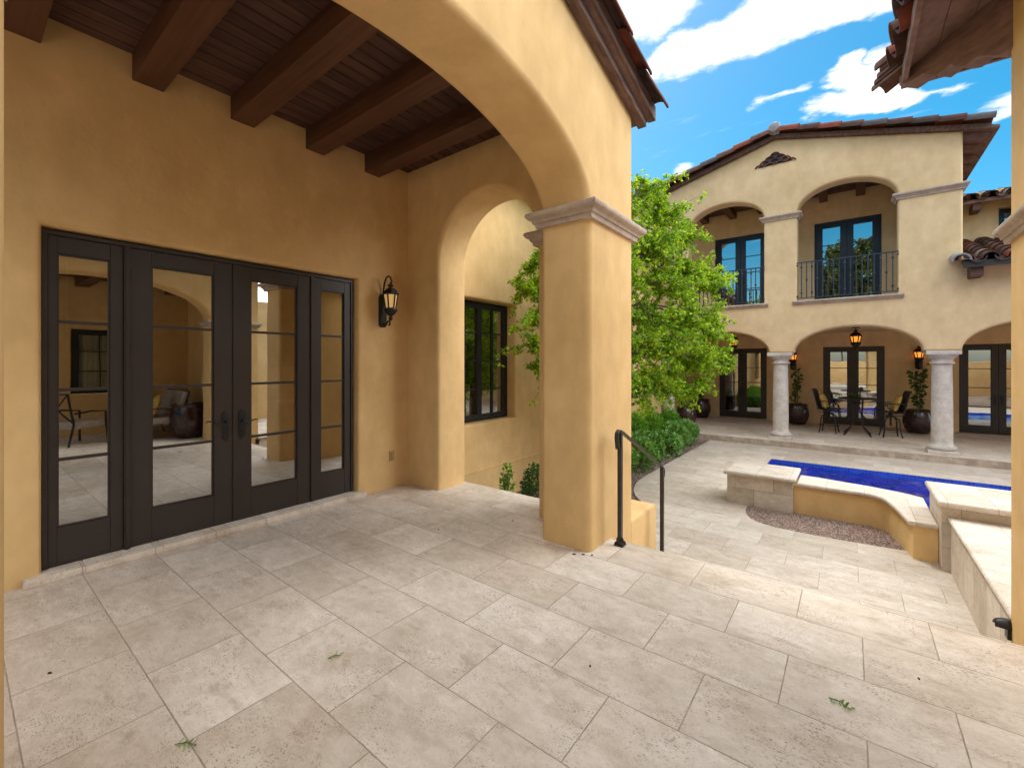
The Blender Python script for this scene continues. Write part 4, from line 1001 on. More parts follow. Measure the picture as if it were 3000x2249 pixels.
# ------------------------------------------------------------------ handrail
hr = thing('handrail', 'dark metal stair handrail with two square posts and scrolled ends', 'handrail', (-1.505, 3.41, 0))
X_ = -1.505
def sqpost(y, z0, z1): return MB().rbox(X_ - .0165, X_ + .0165, y - .0165, y + .0165, z0, z1, .003)
obj('post', sqpost(3.405, 0.03, .935), M['rail'], hr)
obj('post', sqpost(4.425, -.47, .452), M['rail'], hr)
fs_ = MB().rbox(X_ - .038, X_ + .038, 3.367, 3.443, .001, .014, .004)
for dx, dy in ((-.027, -.027), (.027, -.027), (-.027, .027), (.027, .027)): fs_.lathe([(.010, .014), (.011, .022), (.008, .030), (.003, .034)], (X_ + dx, 3.405 + dy, 0), 8)
for dx, dy in ((-.024, 0), (.024, 0), (0, -.024), (0, .024)): fs_.tube([(X_ + dx * 1.1, 3.405 + dy * 1.1, .02), (X_ + dx, 3.405 + dy, .05), (X_ + dx * .7, 3.405 + dy * .7, .065)], .008, 6)
obj('foot', fs_, M['iron'], hr)
rail_path = [(3.355, .805), (3.345, .85), (3.335, .90), (3.345, .935), (3.375, .952), (3.41, .945), (3.46, .925), (4.40, .470), (4.45, .440), (4.465, .405), (4.455, .365), (4.435, .345)]
rp = MB()
for i in range(len(rail_path) - 1):
    pass
def flat_rail(path, wdt, th):
    vs = []; n = len(path)
    for i in range(n):
        a = path[max(i - 1, 0)]; b = path[min(i + 1, n - 1)]
        d = Vector((b[0] - a[0], b[1] - a[1])).normalized(); nr = Vector((-d.y, d.x))
        for sx_, sn in ((-1, -.5), (1, -.5), (1, .3), (.55, .5), (-.55, .5), (-1, .3)):
            vs.append((X_ + sx_ * wdt / 2, path[i][0] + nr.x * sn * th, path[i][1] + nr.y * sn * th))
    k = 6
    fs = [(i * k + j, i * k + (j + 1) % k, (i + 1) * k + (j + 1) % k, (i + 1) * k + j) for i in range(n - 1) for j in range(k)] + [tuple(range(k)), tuple(range((n - 1) * k, n * k))]
    return MB().add(vs, fs)
obj('rail', flat_rail(rail_path, .034, .018), M['rail'], hr)

# ------------------------------------------------------------------ foliage
def leaves(name, pts, sizes, mat, parent, rng, droop=0.35, aspect=0.55, local=False, dirs=None):
    """one small folded leaf per point"""
    n = len(pts); P = np.array(pts, dtype=np.float64)
    if not local and parent is not None: P = P - np.array(wloc(parent))
    S = np.array(sizes)[:, None]
    d = rng.normal(size=(n, 3)); d[:, 2] = d[:, 2] * 0.6 - droop
    if dirs is not None: d = d * 0.55 + np.array(dirs)
    d /= np.linalg.norm(d, axis=1)[:, None] + 1e-9
    u = rng.normal(size=(n, 3)); u[:, 2] += 0.9
    s = np.cross(d, u); s /= np.linalg.norm(s, axis=1)[:, None] + 1e-9
    nn = np.cross(s, d)
    V = np.empty((n, 6, 3))
    V[:, 0] = P
    V[:, 1] = P + d * S * 0.35 + s * S * aspect * 0.5 + nn * S * 0.10
    V[:, 2] = P + d * S * 0.75 + s * S * aspect * 0.38 + nn * S * 0.08
    V[:, 3] = P + d * S
    V[:, 4] = P + d * S * 0.75 - s * S * aspect * 0.38 + nn * S * 0.08
    V[:, 5] = P + d * S * 0.35 - s * S * aspect * 0.5 + nn * S * 0.10
    me = bpy.data.meshes.new(name)
    me.vertices.add(n * 6); me.vertices.foreach_set('co', V.reshape(-1))
    idx = np.arange(n)[:, None] * 6
    Q = np.concatenate([idx + np.array([[0, 1, 2, 3]]), idx + np.array([[0, 3, 4, 5]])], axis=1).reshape(-1)
    me.loops.add(n * 8); me.loops.foreach_set('vertex_index', Q.astype(np.int32))
    me.polygons.add(n * 2); me.polygons.foreach_set('loop_start', np.arange(n * 2, dtype=np.int32) * 4)
    me.update(calc_edges=True); me.validate()
    me.materials.append(mat)
    o = bpy.data.objects.new(name, me); COL.objects.link(o)
    if parent is not None: o.parent = parent; WL[o.name] = wloc(parent)
    return o

def unit(rng, k=1):
    v = rng.normal(size=3); return v / (np.linalg.norm(v) + 1e-9)

LOBES = [(-2.81, 7.44, 4.55, .34), (-2.62, 7.71, 4.08, .44), (-2.68, 7.29, 3.43, .5), (-2.40, 8.12, 3.8, .36), (-2.49, 7.56, 2.9, .5), (-2.27, 8.2, 3.1, .42), (-2.08, 8.55, 3.05, .34), (-2.61, 7.21, 2.24, .5), (-2.3, 7.96, 2.28, .5), (-2.02, 8.5, 2.23, .36), (-2.52, 7.41, 1.7, .5), (-2.11, 8.11, 1.63, .48), (-1.85, 8.5, 1.68, .26), (-2.63, 7.07, 1.22, .45), (-2.40, 7.6, 1.15, .36), (-2.25, 7.95, 1.10, .28),
         (-3.58, 5.30, 2.98, .28), (-3.60, 5.2, 2.60, .30), (-3.56, 5.30, 2.2, .32), (-3.54, 5.15, 1.8, .30), (-3.46, 5.25, 1.45, .24), (-3.34, 6.01, 3.5, .5), (-3.29, 5.92, 2.47, .55), (-3.29, 5.92, 1.54, .5), (-3.12, 6.69, 4.0, .5), (-2.97, 6.55, 2.88, .55), (-2.97, 6.55, 1.84, .5), (-2.91, 6.6, 1.25, .45), (-3.1, 6.9, 4.45, .4)]
def make_tree(name, label, base, lobes, trunk_pts, leafmat, seed, twigs=34, per=16, lsize=(.034, .058), group=None):
    rng = np.random.default_rng(seed)
    t = thing(name, label, 'tree', base, 0, group)
    tk = MB()
    n = len(trunk_pts)
    tk.tube(trunk_pts, [.085 - .045 * i / (n - 1) for i in range(n)], 10)
    obj('trunk', tk, M['bark'], t)
    limbs = MB(); pts = []; dirs = []; tw = MB()
    fork = [np.array(p) for p in trunk_pts[1:]]
    for (x, y, z, r) in lobes:
        c = np.array([x, y, z]); f = min(fork, key=lambda q: np.linalg.norm((q - c) * np.array([1, 1, .8])) + (3 if q[2] > z + .3 else 0))
        mid = (f + c) / 2 + np.array([0, 0, .15]) + rng.normal(size=3) * .08
        limbs.tube([f, (f + mid) / 2 + rng.normal(size=3) * .03, mid, (mid + c) / 2 + rng.normal(size=3) * .04, c], [.032, .026, .02, .014, .008], 6)
        for k in range(int(twigs * (r / .45) ** 1.6)):
            u = unit(rng); u[2] = u[2] * .75 + .05
            p0 = c + u * r * rng.uniform(0, .35)
            L = r * rng.uniform(.45, 1.15) if rng.random() < .76 else r * rng.uniform(1.3, 2.05)
            p1 = p0 + u * L * .5 + np.array([0, 0, .02]); p2 = p0 + u * L + np.array([0, 0, -.16 * L * rng.uniform(0, 1.8)])
            if p2[0] < -4.30: p2[0] = -4.28
            tw.tube([p0, p1, p2], [.006, .004, .0022], 4, False)
            for m_ in range(int(per * rng.uniform(.6, 1.3))):
                s = rng.uniform(.15, 1.0); q = p0 * (1 - s) ** 2 + 2 * p1 * s * (1 - s) + p2 * s * s
                side = unit(rng) * rng.uniform(.04, .11); side[2] -= .02
                q2 = q + side
                for a in (0.25, .5, .75, 1.0):
                    for _ in range(2):
                        pts.append(q + side * a + rng.normal(size=3) * .012); dirs.append(side / np.linalg.norm(side) * .6 + unit(rng) * .5)
    obj('limb', limbs, M['bark'], t); obj('twig', tw, M['twig'], t, clean=False)
    sz = rng.uniform(lsize[0] * .7, lsize[1] * 1.15, size=len(pts))
    leaves('crown', pts, sz, leafmat, t, rng, 0.25, 0.62, dirs=dirs)
    return t
make_tree('courtyard_tree', 'bright green airy small-leaved tree behind the big pillar', (-3.0, 6.75, -.63), LOBES,
          [(-3.0, 6.75, -.7), (-2.98, 6.72, .1), (-2.95, 6.75, .8), (-3.0, 6.8, 1.6), (-2.95, 6.9, 2.4), (-2.9, 7.0, 3.3), (-2.95, 6.95, 4.0)], M['leaf'], 3)

def shrub(name, label, x, y, r, h, mat, n, seed, group, size=(.035, .055), feather=False):
    rng = np.random.default_rng(seed)
    t = thing(name, label, 'shrub', (x, y, -.63), 0, group)
    stems = MB(); pts = []; dirs = []
    bumps = [(unit(rng), rng.uniform(.75, 1.18)) for _ in range(9)]
    for k in range(26):
        a = rng.uniform(0, 2 * PI); q = rng.uniform(.1, .75)
        stems.tube([(x, y, -.66), (x + r * .4 * q * math.cos(a), y + r * .4 * q * math.sin(a), -.63 + h * .45), (x + r * q * math.cos(a), y + r * q * math.sin(a), -.63 + h * .8)], [.008, .006, .003], 4, False)
    obj('stem', stems, M['twig'], t, clean=False)
    for k in range(n):
        u = unit(rng); u[2] = abs(u[2]) if rng.random() < .8 else u[2]
        s = 1.0
        for b, f in bumps:
            s = max(s, 1) if False else s * (1 + (f - 1) * max(0, np.dot(u, b)) ** 3)
        rad = s * (rng.uniform(.55, 1.0) ** .45) * rng.uniform(.93, 1.05)
        p = np.array([x + u[0] * r * rad, y + u[1] * r * rad, -.63 + h * .42 + u[2] * h * .58 * rad])
        if p[2] < -.62: p[2] = -.61 + rng.uniform(0, .03)
        if feather:
            p[2] += rng.uniform(-.02, .07) * max(0, u[2]); dirs.append(np.array([u[0] * .3, u[1] * .3, 1.0]) + rng.normal(size=3) * .25)
        else:
            dirs.append(u * .7 + np.array([0, 0, .25]) + rng.normal(size=3) * .35)
        pts.append(p)
    leaves('foliage', pts, rng.uniform(size[0], size[1], size=n), mat, t, rng, 0.0, .34 if feather else .62, dirs=dirs)
    return t
fr_ = [(-3.42, 6.95, .38, .60), (-3.48, 7.75, .40, .62), (-3.46, 8.55, .42, .64), (-3.50, 9.40, .42, .63), (-3.46, 10.25, .42, .64), (-3.50, 11.1, .43, .64), (-3.45, 11.95, .42, .64)]
place = ['nearest the tree trunk', 'second along the bed from the tree trunk', 'third along the bed', 'in the middle of the row', 'third from the porch step', 'second from the porch step', 'next to the porch step']
for i, ((x, y, r, h), pl) in enumerate(zip(fr_, place)):
    shrub('rounded_shrub', 'rounded glossy green shrub in the front row, ' + pl, x, y, r, h, M['shrub'], 2400, 20 + i, 'rounded shrubs along the path', (.055, .085))
place = ['nearest the tree trunk', 'second from the tree trunk', 'in the middle of the row', 'second from the porch step', 'closest to the porch step']
for i, (y, pl) in enumerate(zip((7.4, 8.6, 9.8, 11.0, 12.2), place)):
    shrub('feathery_shrub', 'feathery bright green shrub against the wall, ' + pl, -4.0, y, .36, .86, M['feather'], 2600, 40 + i, 'feathery shrubs against the wall', (.05, .09), True)
shrub('low_shrub', 'dark upright shrub seen through the small arch, beside the big pillar', -3.12, 4.72, .30, .84, M['darkshrub'], 2000, 60, None, (.03, .05))
shrub('low_shrub', 'tiny green sprout at the terrace edge under the window', -3.86, 4.85, .10, .72, M['feather'], 130, 61, None, (.04, .07))

# ------------------------------------------------------------------ potted plants on the porch
POT = [(.20, 0), (.24, .02), (.30, .14), (.335, .30), (.33, .44), (.30, .55), (.285, .60), (.30, .625), (.305, .65), (.285, .655), (.265, .62)]
def pot(x, y, z, k, label, group='glazed pots on the porch'):
    t = thing('glazed_pot', label, 'plant pot', (x, y, z), 0, group)
    obj('body', MB().lathe([(a * k, z + b * k) for a, b in POT], (x, y, 0), 36), M['pot'], t)
    obj('soil', MB().lathe([(.262 * k, z + .585 * k), (.15 * k, z + .60 * k), (.01, z + .605 * k)], (x, y, 0), 20), M['soil'], t)
    return t
def plant(x, y, z, h, w, n, seed, label, size=(.07, .11), cat='plant', name='potted_plant'):
    rng = np.random.default_rng(seed)
    t = thing(name, label, cat, (x, y, z)); st_ = MB(); pts = []; dirs = []
    for k in range(5):
        a = rng.uniform(0, 2 * PI); q = w * rng.uniform(.2, .7)
        P = [(x + rng.normal() * .03, y + rng.normal() * .03, z - .05), (x + q * .4 * math.cos(a), y + q * .4 * math.sin(a), z + h * .5), (x + q * math.cos(a), y + q * math.sin(a), z + h * rng.uniform(.75, 1.0))]
        st_.tube(P, [.011, .008, .004], 6)
        for m_ in range(n // 5):
            s = rng.uniform(.06, 1.0); p = np.array(P[0]) * (1 - s) ** 2 + 2 * np.array(P[1]) * s * (1 - s) + np.array(P[2]) * s * s
            u = unit(rng); u[2] *= .4; pts.append(p + u * rng.uniform(.02, .09)); dirs.append(u)
    obj('stem', st_, M['twig'], t, clean=False)
    leaves('foliage', pts, rng.uniform(size[0], size[1], size=len(pts)), M['potleaf'], t, rng, .1, .85, dirs=dirs)
pot(-4.12, 14.35, -.445, .92, 'glossy plum pot with a tan rim behind the hedge, leftmost on the porch')
pot(-4.32, 16.85, -.445, 1.02, 'glossy plum pot at the back wall left of the left porch door')
pot(-1.36, 16.85, -.445, 1.0, 'glossy plum pot standing just right of the left porch column')
pot(1.52, 16.75, -.445, 1.0, 'big plum pot between the right barstool and the right porch column')
plant(-4.12, 14.35, .12, .35, .25, 50, 70, 'small trailing plant in the leftmost porch pot')
plant(-4.32, 16.85, .17, .75, .35, 80, 71, 'leafy dark plant in the pot left of the left porch door')
plant(-1.36, 16.85, .16, 1.30, .26, 150, 72, 'tall slim plant with round leaves beside the left porch column')
plant(1.52, 16.75, .16, 1.40, .34, 240, 73, 'tall bushy plant with round dark leaves beside the right porch column')

# ------------------------------------------------------------------ bar table, chairs, cushions
F0 = -.445
tb = thing('bar_table', 'tall round black metal bar table on the porch in front of the middle door', 'table', (.16, 15.3, F0))
obj('table_top', MB().lathe([(.02, .985), (.40, .985), (.425, .995), (.428, 1.012), (.41, 1.022), (.02, 1.022)], n=36), M['iron'], tb, local=True)
lg = []
for k in range(4):
    a = PI / 4 + PI / 2 * k
    pr = [(.17, .98), (.16, .80), (.135, .50), (.14, .36), (.22, .18), (.42, 0.0)]
    obj('leg', MB().tube([(r * math.cos(a), r * math.sin(a), z) for r, z in pr], .019, 8), M['iron'], tb, local=True)
obj('shelf', MB().lathe([(.01, .40), (.135, .40), (.14, .412), (.01, .415)], n=20).lathe([(.155, .86), (.165, .86), (.165, .875), (.155, .875)], n=20), M['iron'], tb, local=True)
def ring_path(r, z, n=20): return [(r * math.cos(2 * PI * k / n), r * math.sin(2 * PI * k / n), z) for k in range(n + 1)]
def make_chair(loc, rz, label):
    t = thing('bar_chair', label, 'chair', loc, rz, 'swivel bar chairs at the porch table')
    prof = [(.245, .665), (.22, .685), (.10, .680), (-.05, .668), (-.17, .665), (-.215, .690), (-.235, .76), (-.265, .90), (-.295, 1.05), (-.325, 1.17), (-.36, 1.225)]
    m = MB(); W = .235; n = len(prof)
    fine = []
    for i in range(n - 1):
        for q in range(3):
            s = q / 3; fine.append((prof[i][0] * (1 - s) + prof[i + 1][0] * s, prof[i][1] * (1 - s) + prof[i + 1][1] * s))
    fine.append(prof[-1]); n = len(fine); vs = []
    for i, (x, z) in enumerate(fine):
        b = .007 if i % 2 else -.002
        d = Vector((fine[min(i + 1, n - 1)][0] - fine[max(i - 1, 0)][0], fine[min(i + 1, n - 1)][1] - fine[max(i - 1, 0)][1])).normalized()
        nx_, nz_ = -d.y, d.x
        for y in (-W, W):
            vs.append((x - nx_ * b, y, z - nz_ * b)); vs.append((x + nx_ * .016, y, z + nz_ * .016))
    fs = []
    for i in range(n - 1):
        o = i * 4
        fs += [(o, o + 2, o + 6, o + 4), (o + 1, o + 5, o + 7, o + 3), (o, o + 4, o + 5, o + 1), (o + 2, o + 3, o + 7, o + 6)]
    fs += [(0, 1, 3, 2), ((n - 1) * 4, (n - 1) * 4 + 2, (n - 1) * 4 + 3, (n - 1) * 4 + 1)]
    obj('sling', m.add(vs, fs), M['sling'], t, local=True)
    f = MB()
    for s in (-1, 1):
        f.tube([(x, s * (W + .012), z - .006) for x, z in prof], .014, 6)
        f.tube([(.20, s * (W + .02), .60), (.0, s * (W + .02), .585), (-.20, s * (W + .02), .60), (-.235, s * (W + .02), .70)], .011, 6)
    f.tube([(-.36, -W, 1.225), (-.36, W, 1.225)], .013, 6); f.tube([(.245, -W, .66), (.245, W, .66)], .013, 6)
    obj('frame', f, M['iron'], t, local=True)
    for s in (-1, 1):
        y = s * (W + .055)
        obj('armrest', MB().tube([(-.26, s * (W + .015), .90), (-.18, y, .905), (.05, y, .895), (.17, y, .88), (.205, y, .855), (.195, y, .83), (.17, y, .835)], [.012, .016, .016, .015, .012, .01, .008], 6)
            .tube([(.12, y, .885), (.145, y, .83), (.10, y, .77), (.06, s * (W + .03), .72), (.12, s * (W + .02), .67)], .010, 6).tube([(.04, y, .89), (.03, y, .84), (.06, y, .79), (.09, y, .82)], .008, 6), M['iron'], t, local=True)
    obj('pedestal', MB().tube([(0, 0, .66), (0, 0, .56)], .05, 12).tube([(0, 0, .58), (0, 0, .30)], .024, 10), M['iron'], t, local=True)
    for k in range(4):
        a = PI / 4 + PI / 2 * k
        obj('leg', MB().tube([(r * math.cos(a), r * math.sin(a), z) for r, z in ((.02, .55), (.10, .54), (.19, .48), (.225, .40), (.235, .20), (.28, 0.0))], .016, 7), M['iron'], t, local=True)
    obj('footrest', MB().tube(ring_path(.245, .215), .010, 6), M['iron'], t, local=True)
    return t
c1 = make_chair((-.47, 15.33, F0), R(-8), 'brown sling bar chair with a yellow pillow, left of the round table')
c2 = dup(c1, (.86, 15.38, F0), R(190), 'brown sling bar chair with a yellow pillow, right of the round table')
def cushion(name, label, loc, rz, tilt, mat, s=.20, group=None, th=.075):
    n = 12; m = MB(); vs = []
    for sgn in (1, -1):
        for i in range(n + 1):
            for j in range(n + 1):
                u, v = i / n * 2 - 1, j / n * 2 - 1
                pin = 1 - .10 * (u * u * v * v) ; sh = 1 - .10 * (1 - abs(v) ** 2) * abs(u) ** 3 - .0
                sv = 1 - .10 * (1 - abs(u) ** 2) * abs(v) ** 3
                h = th * (max(0, (1 - u * u)) ** .5) * (max(0, (1 - v * v)) ** .5)
                vs.append((sgn * h, u * s * sv, v * s * sh))
    k = (n + 1) ** 2; fs = []
    for q in (0, k):
        fs += [(q + i * (n + 1) + j, q + (i + 1) * (n + 1) + j, q + (i + 1) * (n + 1) + j + 1, q + i * (n + 1) + j + 1) for i in range(n) for j in range(n)]
    m.add(vs, fs)
    me = obj(name, m, mat, None)
    bm = bmesh.new(); bm.from_mesh(me.data); bmesh.ops.remove_doubles(bm, verts=bm.verts, dist=.0005); bm.to_mesh(me.data); bm.free()
    me.location = loc; me.rotation_euler = (0, tilt, rz); tag(me, label, 'cushion', group); WL[me.name] = Vector(loc)
    return me
cushion('pillow', 'yellow striped pillow leaning on the left bar chair', (-.585, 15.305, F0 + .90), R(-8), R(-20), M['yellow'], .225, 'yellow pillows on the bar chairs')
cushion('pillow', 'yellow striped pillow leaning on the right bar chair', (.965, 15.40, F0 + .90), R(190), R(-20), M['yellow'], .225, 'yellow pillows on the bar chairs')
plant(.10, 15.25, F0 + 1.03, .12, .12, 60, 80, 'small green arrangement in the middle of the round table', (.03, .05), 'plant', 'table_plant')
single('napkin_bundle', MB().lathe([(.05, 0), (.075, .02), (.07, .06), (.04, .10), (.01, .115)], n=14), M['white'], 'white folded napkins on the round table', 'napkins', (0, 0, 0), clean=True).location = (.30, 15.22, F0 + 1.024)

# ------------------------------------------------------------------ furniture of the opposite loggia, seen in the glass
sf_ = thing('patio_sofa', 'black framed patio sofa with taupe cushions, mirrored in the left door glass', 'sofa', (2.50, 2.62, 0))
fr2 = MB()
for x in (-.72, .72):
    fr2.tube([(x, -.38, 0), (x, -.34, .22), (x, -.30, .60), (x, -.05, .62), (x, .22, .58)], .018, 6)
    fr2.tube([(x, .36, 0), (x, .26, .30), (x, .34, .62), (x, .42, .92)], .018, 6)
    fr2.tube([(x, -.34, .26), (x, .28, .26)], .018, 6)
fr2.tube([(-.72, .42, .92), (.72, .42, .92)], .018, 6); fr2.tube([(-.72, -.34, .26), (.72, -.34, .26)], .018, 6)
obj('frame', fr2, M['iron'], sf_, local=True)
obj('seat_cushion', MB().rbox(-.70, -.005, -.36, .26, .28, .43, .05).rbox(.005, .70, -.36, .26, .28, .43, .05), M['greycush'], sf_, local=True)
mpb = MB()
for x0, x1 in ((-.70, -.005), (.005, .70)):
    mpb.prism([[(.20, .44), (.33, .42), (.46, .90), (.34, .93)]], XP, x0, x1, .03, 3)
obj('back_cushion', mpb, M['greycush'], sf_, local=True)
cushion('pillow', 'yellow pillow on the patio sofa, mirrored in the left door glass', (2.12, 2.56, .64), R(-80), R(-18), M['yellow'], .25)
ac = thing('patio_armchair', 'black cross-back patio armchair, mirrored in the left sidelight glass', 'chair', (2.35, 1.45, 0), R(60))
fa = MB()
for y in (-.30, .30):
    fa.tube([(.30, y, 0), (.28, y, .60), (.0, y, .63), (-.25, y, .60)], .018, 6); fa.tube([(-.34, y, 0), (-.26, y, .40), (-.36, y, .95)], .018, 6)
fa.tube([(-.36, -.3, .95), (-.36, .3, .95)], .018, 6).tube([(-.26, -.3, .42), (-.36, .3, .95)], .014, 6).tube([(-.26, .3, .42), (-.36, -.3, .95)], .014, 6)
obj('frame', fa, M['iron'], ac, local=True)
obj('seat_cushion', MB().rbox(-.26, .30, -.28, .28, .30, .45, .05), M['greycush'], ac, local=True)
pot(1.75, 3.05, 0, 1.05, 'big plum pot inside the opposite loggia, mirrored in the left door glass', 'glazed pots of the opposite loggia')

# ------------------------------------------------------------------ fallen leaves on the terrace
def sprig(x, y, a, n, L, label, mat):
    t = thing('leaf_sprig', label, 'fallen leaf', (x, y, .001), a, 'fallen sprigs on the terrace')
    s = MB().tube([(0, 0, .004), (L * .5, .006, .008), (L, 0, .004)], .0022, 5)
    obj('stem', s, M['twig'], t, local=True)
    rng = np.random.default_rng(int(abs(x * 977 + y * 131)))
    pts = []; dirs = []
    for k in range(n):
        q = (k + .5) / n * L; sd = 1 if k % 2 else -1
        pts.append((q, 0, .006)); dirs.append((.7, sd * 1.0, .25 + rng.uniform(0, .3)))
    leaves('leaf', pts, [.026] * n, mat, t, rng, 0, .36, True, dirs)
def flr(u, v):   # only used for readable numbers below
    return u, v
sprig(-2.10, .545, R(35), 9, .085, 'green leaf sprig near the left bottom, beside a grout line', M['shrub'])
sprig(-2.10, 1.18, R(60), 6, .06, 'pale yellow leaf sprig on the tiles before the doors', M['feather'])
sprig(-.075, 2.42, R(-20), 10, .085, 'dark green leaf sprig alone on the tiles at the right', M['shrub'])
def speck(x, y, k, label):
    n = 7; vs = []
    for z, s in ((.001, 1), (.006, .7)):
        vs += [(s * k * math.cos(2 * PI * j / n) * (1 + .25 * math.sin(j * 2.3)), s * k * .6 * math.sin(2 * PI * j / n), z) for j in range(n)]
    o = obj('dry_leaf', MB().add(vs, [tuple(range(n)), tuple(range(n, 2 * n))] + [(j, (j + 1) % n, n + (j + 1) % n, n + j) for j in range(n)]), M['cap'])
    o.location = (x, y, 0); o.rotation_euler = (0, 0, x * 7); tag(o, label, 'fallen leaf', 'dry leaf specks on the terrace')
for x, y, k in ((-3.07, .30, .012), (-1.72, 3.02, .016), (-1.66, 3.06, .014), (-1.60, 3.09, .012), (-2.95, 2.72, .010), (-2.55, 3.30, .010), (-1.02, 1.95, .008), (.26, 2.83, .008)):
    speck(x, y, k, 'small dark dry leaf speck lying flat on the terrace tiles')

# ------------------------------------------------------------------ tall trees behind the camera, seen in the balcony glass
for i, (x, y, h) in enumerate(((-.6, -11.5, 10.5), (3.2, -14, 10.0))):
    rng = np.random.default_rng(200 + i)
    lob = [(x + rng.normal() * 1.3, y + rng.normal() * 1.0, h * rng.uniform(.45, .97), rng.uniform(.6, 1.0)) for _ in range(22)]
    make_tree('mesquite_tree', ['tall olive green tree mirrored in the right balcony doors', 'tall olive green tree farther right behind the courtyard, mirrored in window glass'][i], (x, y, -.7), lob, [(x, y, -.75), (x + .1, y, 2), (x - .1, y, 4), (x + .1, y, 6), (x, y, h * .8)], M['leaf_far'], 210 + i, 18, 9, (.10, .17))

# ------------------------------------------------------------------ sky with clouds
wd = bpy.data.worlds.new('World'); scene.world = wd; wd.use_nodes = True
t = NT(wd.node_tree); bg = wd.node_tree.nodes['Background']
SUN_EL, SUN_AZ = R(60), math.atan2(-0.80, 0.60)
sky = t.new('ShaderNodeTexSky'); sky.sky_type = 'NISHITA'; sky.sun_disc = False
sky.sun_elevation = SUN_EL; sky.sun_rotation = SUN_AZ; sky.air_density = 1.0; sky.dust_density = 1.3; sky.ozone_density = 2.5
hs_ = t.new('ShaderNodeHueSaturation'); hs_.inputs['Hue'].default_value = 0.476; hs_.inputs['Saturation'].default_value = 1.55; hs_.inputs['Value'].default_value = 0.80
t.link(sky.outputs[0], hs_.inputs['Color'])
tc = t.new('ShaderNodeTexCoord').outputs['Generated']
sp = t.new('ShaderNodeSeparateXYZ'); t.link(tc, sp.inputs[0])
zc = t.math('MAXIMUM', sp.outputs[2], 0.03)
qc = t.new('ShaderNodeCombineXYZ'); t.put(qc.inputs[0], t.math('DIVIDE', sp.outputs[0], zc)); t.put(qc.inputs[1], t.math('DIVIDE', sp.outputs[1], zc))
q = qc.outputs[0]
n1 = t.new('ShaderNodeTexNoise'); t.link(q, n1.inputs['Vector']); n1.inputs['Scale'].default_value = 4.2; n1.inputs['Detail'].default_value = 9; n1.inputs['Roughness'].default_value = 0.62
wv = t.vmath('SCALE', t.vmath('SUBTRACT', n1.outputs['Color'], (.5, .5, .5)), None, 0.25)
wv = t.vmath('MULTIPLY', wv, (1, 1, 0))
qq = t.vmath('ADD', q, wv)
def capsule(a, b, r, soft):
    ax, bx = Vector((*a, 0)), Vector((*b, 0)); d = bx - ax; L2 = d.length_squared
    tt = t.math('DIVIDE', t.vmath('DOT_PRODUCT', t.vmath('SUBTRACT', qq, tuple(ax)), tuple(d)), L2, clamp=True)
    near = t.vmath('ADD', t.vmath('SCALE', tuple(d), None, tt), tuple(ax))
    dist = t.vmath('DISTANCE', qq, near)
    return t.sstep(dist, r + soft * 2.6, r - soft * 1.8)
caps_ = [capsule((-.72, 1.48), (-.40, 1.45), .055, .03), capsule((-.42, 1.46), (-.14, 1.47), .098, .03), capsule((-.18, 1.47), (.16, 1.50), .115, .03), capsule((-.70, 1.13), (-.44, 1.22), .075, .035), capsule((-.46, 1.28), (-.36, 1.25), .035, .03),
         capsule((-.07, 2.07), (.13, 2.20), .075, .03), capsule((-.0, 1.93), (.12, 2.06), .075, .03), capsule((.02, 1.83), (.04, 1.90), .03, .025), capsule((.12, 1.86), (.16, 2.0), .045, .03),
         capsule((-.27, 1.89), (-.15, 1.90), .004, .03), capsule((.20, 2.19), (.30, 2.25), .004, .035), capsule((.47, 2.45), (.50, 2.58), .03, .05), capsule((-.72, 2.38), (-.66, 2.30), .01, .05), capsule((-.80, 2.5), (-.95, 2.7), .03, .06)]
cm = caps_[0]
for c in caps_[1:]: cm = t.math('MAXIMUM', cm, c)
tear = t.noise(t.vmath('MULTIPLY', q, (7, 13, 1)), 1.0, 10, 0.68)
cm = t.sstep(t.math('SUBTRACT', t.math('MULTIPLY', cm, 1.35), t.math('MULTIPLY', tear, 0.85)), -0.05, 0.70)
ql = t.vmath('LENGTH', q)
gx, gy, gz_ = sp.outputs[0], sp.outputs[1], sp.outputs[2]
right = t.sstep(t.math('SUBTRACT', gx, t.math('MULTIPLY', gy, 0.36)), 0.02, 0.16)
left = t.sstep(t.math('ADD', gx, t.math('MULTIPLY', gy, 0.95)), -0.02, -0.2)
back = t.math('MULTIPLY', t.sstep(gy, 0.12, -0.15), t.sstep(ql, 3.0, 2.2))
over = t.sstep(ql, 1.06, 0.90)
ahead = t.math('MULTIPLY', t.math('MAXIMUM', right, left), t.sstep(gy, -0.1, 0.1))
cn = t.noise(t.vmath('ADD', q, (3.1, 7.7, 0)), 0.9, 9, 0.6)
gen = t.math('MAXIMUM', t.math('MULTIPLY', t.sstep(cn, 0.42, 0.56), t.math('MAXIMUM', over, back)), t.math('MULTIPLY', t.sstep(cn, 0.30, 0.46), ahead))  # unseen clouds added outside the view as white fill light
cm = t.math('MAXIMUM', cm, gen)
wisp = t.math('MULTIPLY', t.sstep(t.noise(t.vmath('MULTIPLY', q, (2.0, 6.0, 1)), 1.1, 8, 0.65), 0.60, 0.80), 0.25)
cm = t.math('MAXIMUM', cm, wisp, clamp=True)
cm = t.math('MULTIPLY', cm, t.sstep(sp.outputs[2], 0.02, 0.12))
CLOUD = 13.0
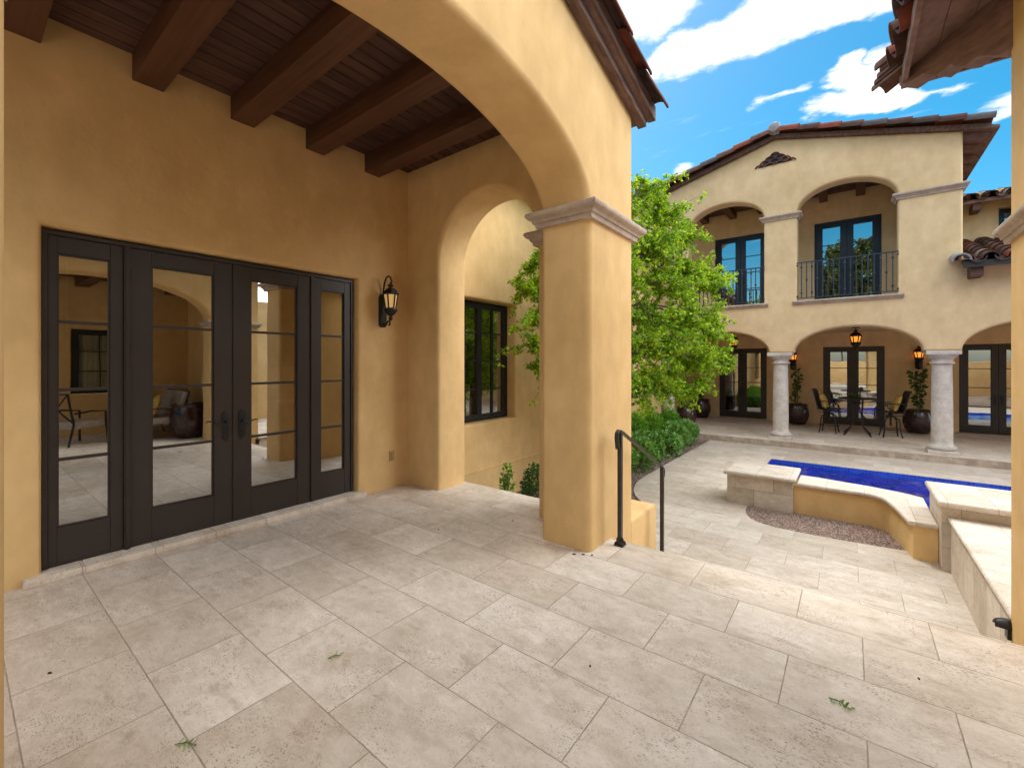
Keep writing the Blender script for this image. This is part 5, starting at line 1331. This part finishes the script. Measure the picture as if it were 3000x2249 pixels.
shd = t.ramp(n1.outputs['Fac'], [(0.3, (0.78 * CLOUD, 0.81 * CLOUD, 0.86 * CLOUD)), (0.6, (1.0 * CLOUD, 1.0 * CLOUD, 1.0 * CLOUD))])
# unseen cloud bank off to the right, added and brightened to light the loggia
lit = t.math('ADD', 1.0, t.math('MULTIPLY', t.sstep(gx, 0.15, 0.6), 1.10))
north = t.math('SUBTRACT', 1.0, t.math('MAXIMUM', t.math('MAXIMUM', over, back), ahead, clamp=True))
lit = t.math('MULTIPLY', lit, t.math('SUBTRACT', 1.0, t.math('MULTIPLY', north, 0.52)))
shd = t.vmath('SCALE', shd, None, lit)
SKYMIX = t.mix(cm, hs_.outputs[0], shd)
t.link(SKYMIX, bg.inputs['Color']); bg.inputs['Strength'].default_value = 0.065

sun = bpy.data.lights.new('sun', 'SUN'); sun.energy = 0.50; sun.angle = R(16); sun.color = (1.0, 0.95, 0.87)
so = bpy.data.objects.new('sun', sun); COL.objects.link(so)
sd = Vector((math.cos(SUN_EL) * math.sin(SUN_AZ), math.cos(SUN_EL) * math.cos(SUN_AZ), math.sin(SUN_EL)))
so.rotation_euler = sd.to_track_quat('Z', 'Y').to_euler(); so.location = sd * 40

# ------------------------------------------------------------------ camera and output
cam = bpy.data.cameras.new('camera'); cam.sensor_width = 36; cam.lens = 36 * 1278 / 3000; cam.shift_y = -0.0195
cam.clip_start = 0.02; cam.clip_end = 1000
co = bpy.data.objects.new('camera', cam); COL.objects.link(co)
co.location = (0, 0, 1.5); co.rotation_euler = (R(90), 0, math.atan(990 / 1278))
scene.camera = co
vs_ = scene.view_settings; vs_.view_transform = 'Standard'; vs_.look = 'None'; vs_.exposure = 1.85; vs_.gamma = 1.0
try: scene.display_settings.display_device = 'sRGB'
except Exception: pass
cy = scene.cycles
cy.use_denoising = True; cy.max_bounces = 12; cy.diffuse_bounces = 8; cy.glossy_bounces = 4; cy.transparent_max_bounces = 14; cy.transmission_bounces = 4
cy.caustics_reflective = False; cy.caustics_refractive = False; cy.sample_clamp_indirect = 8
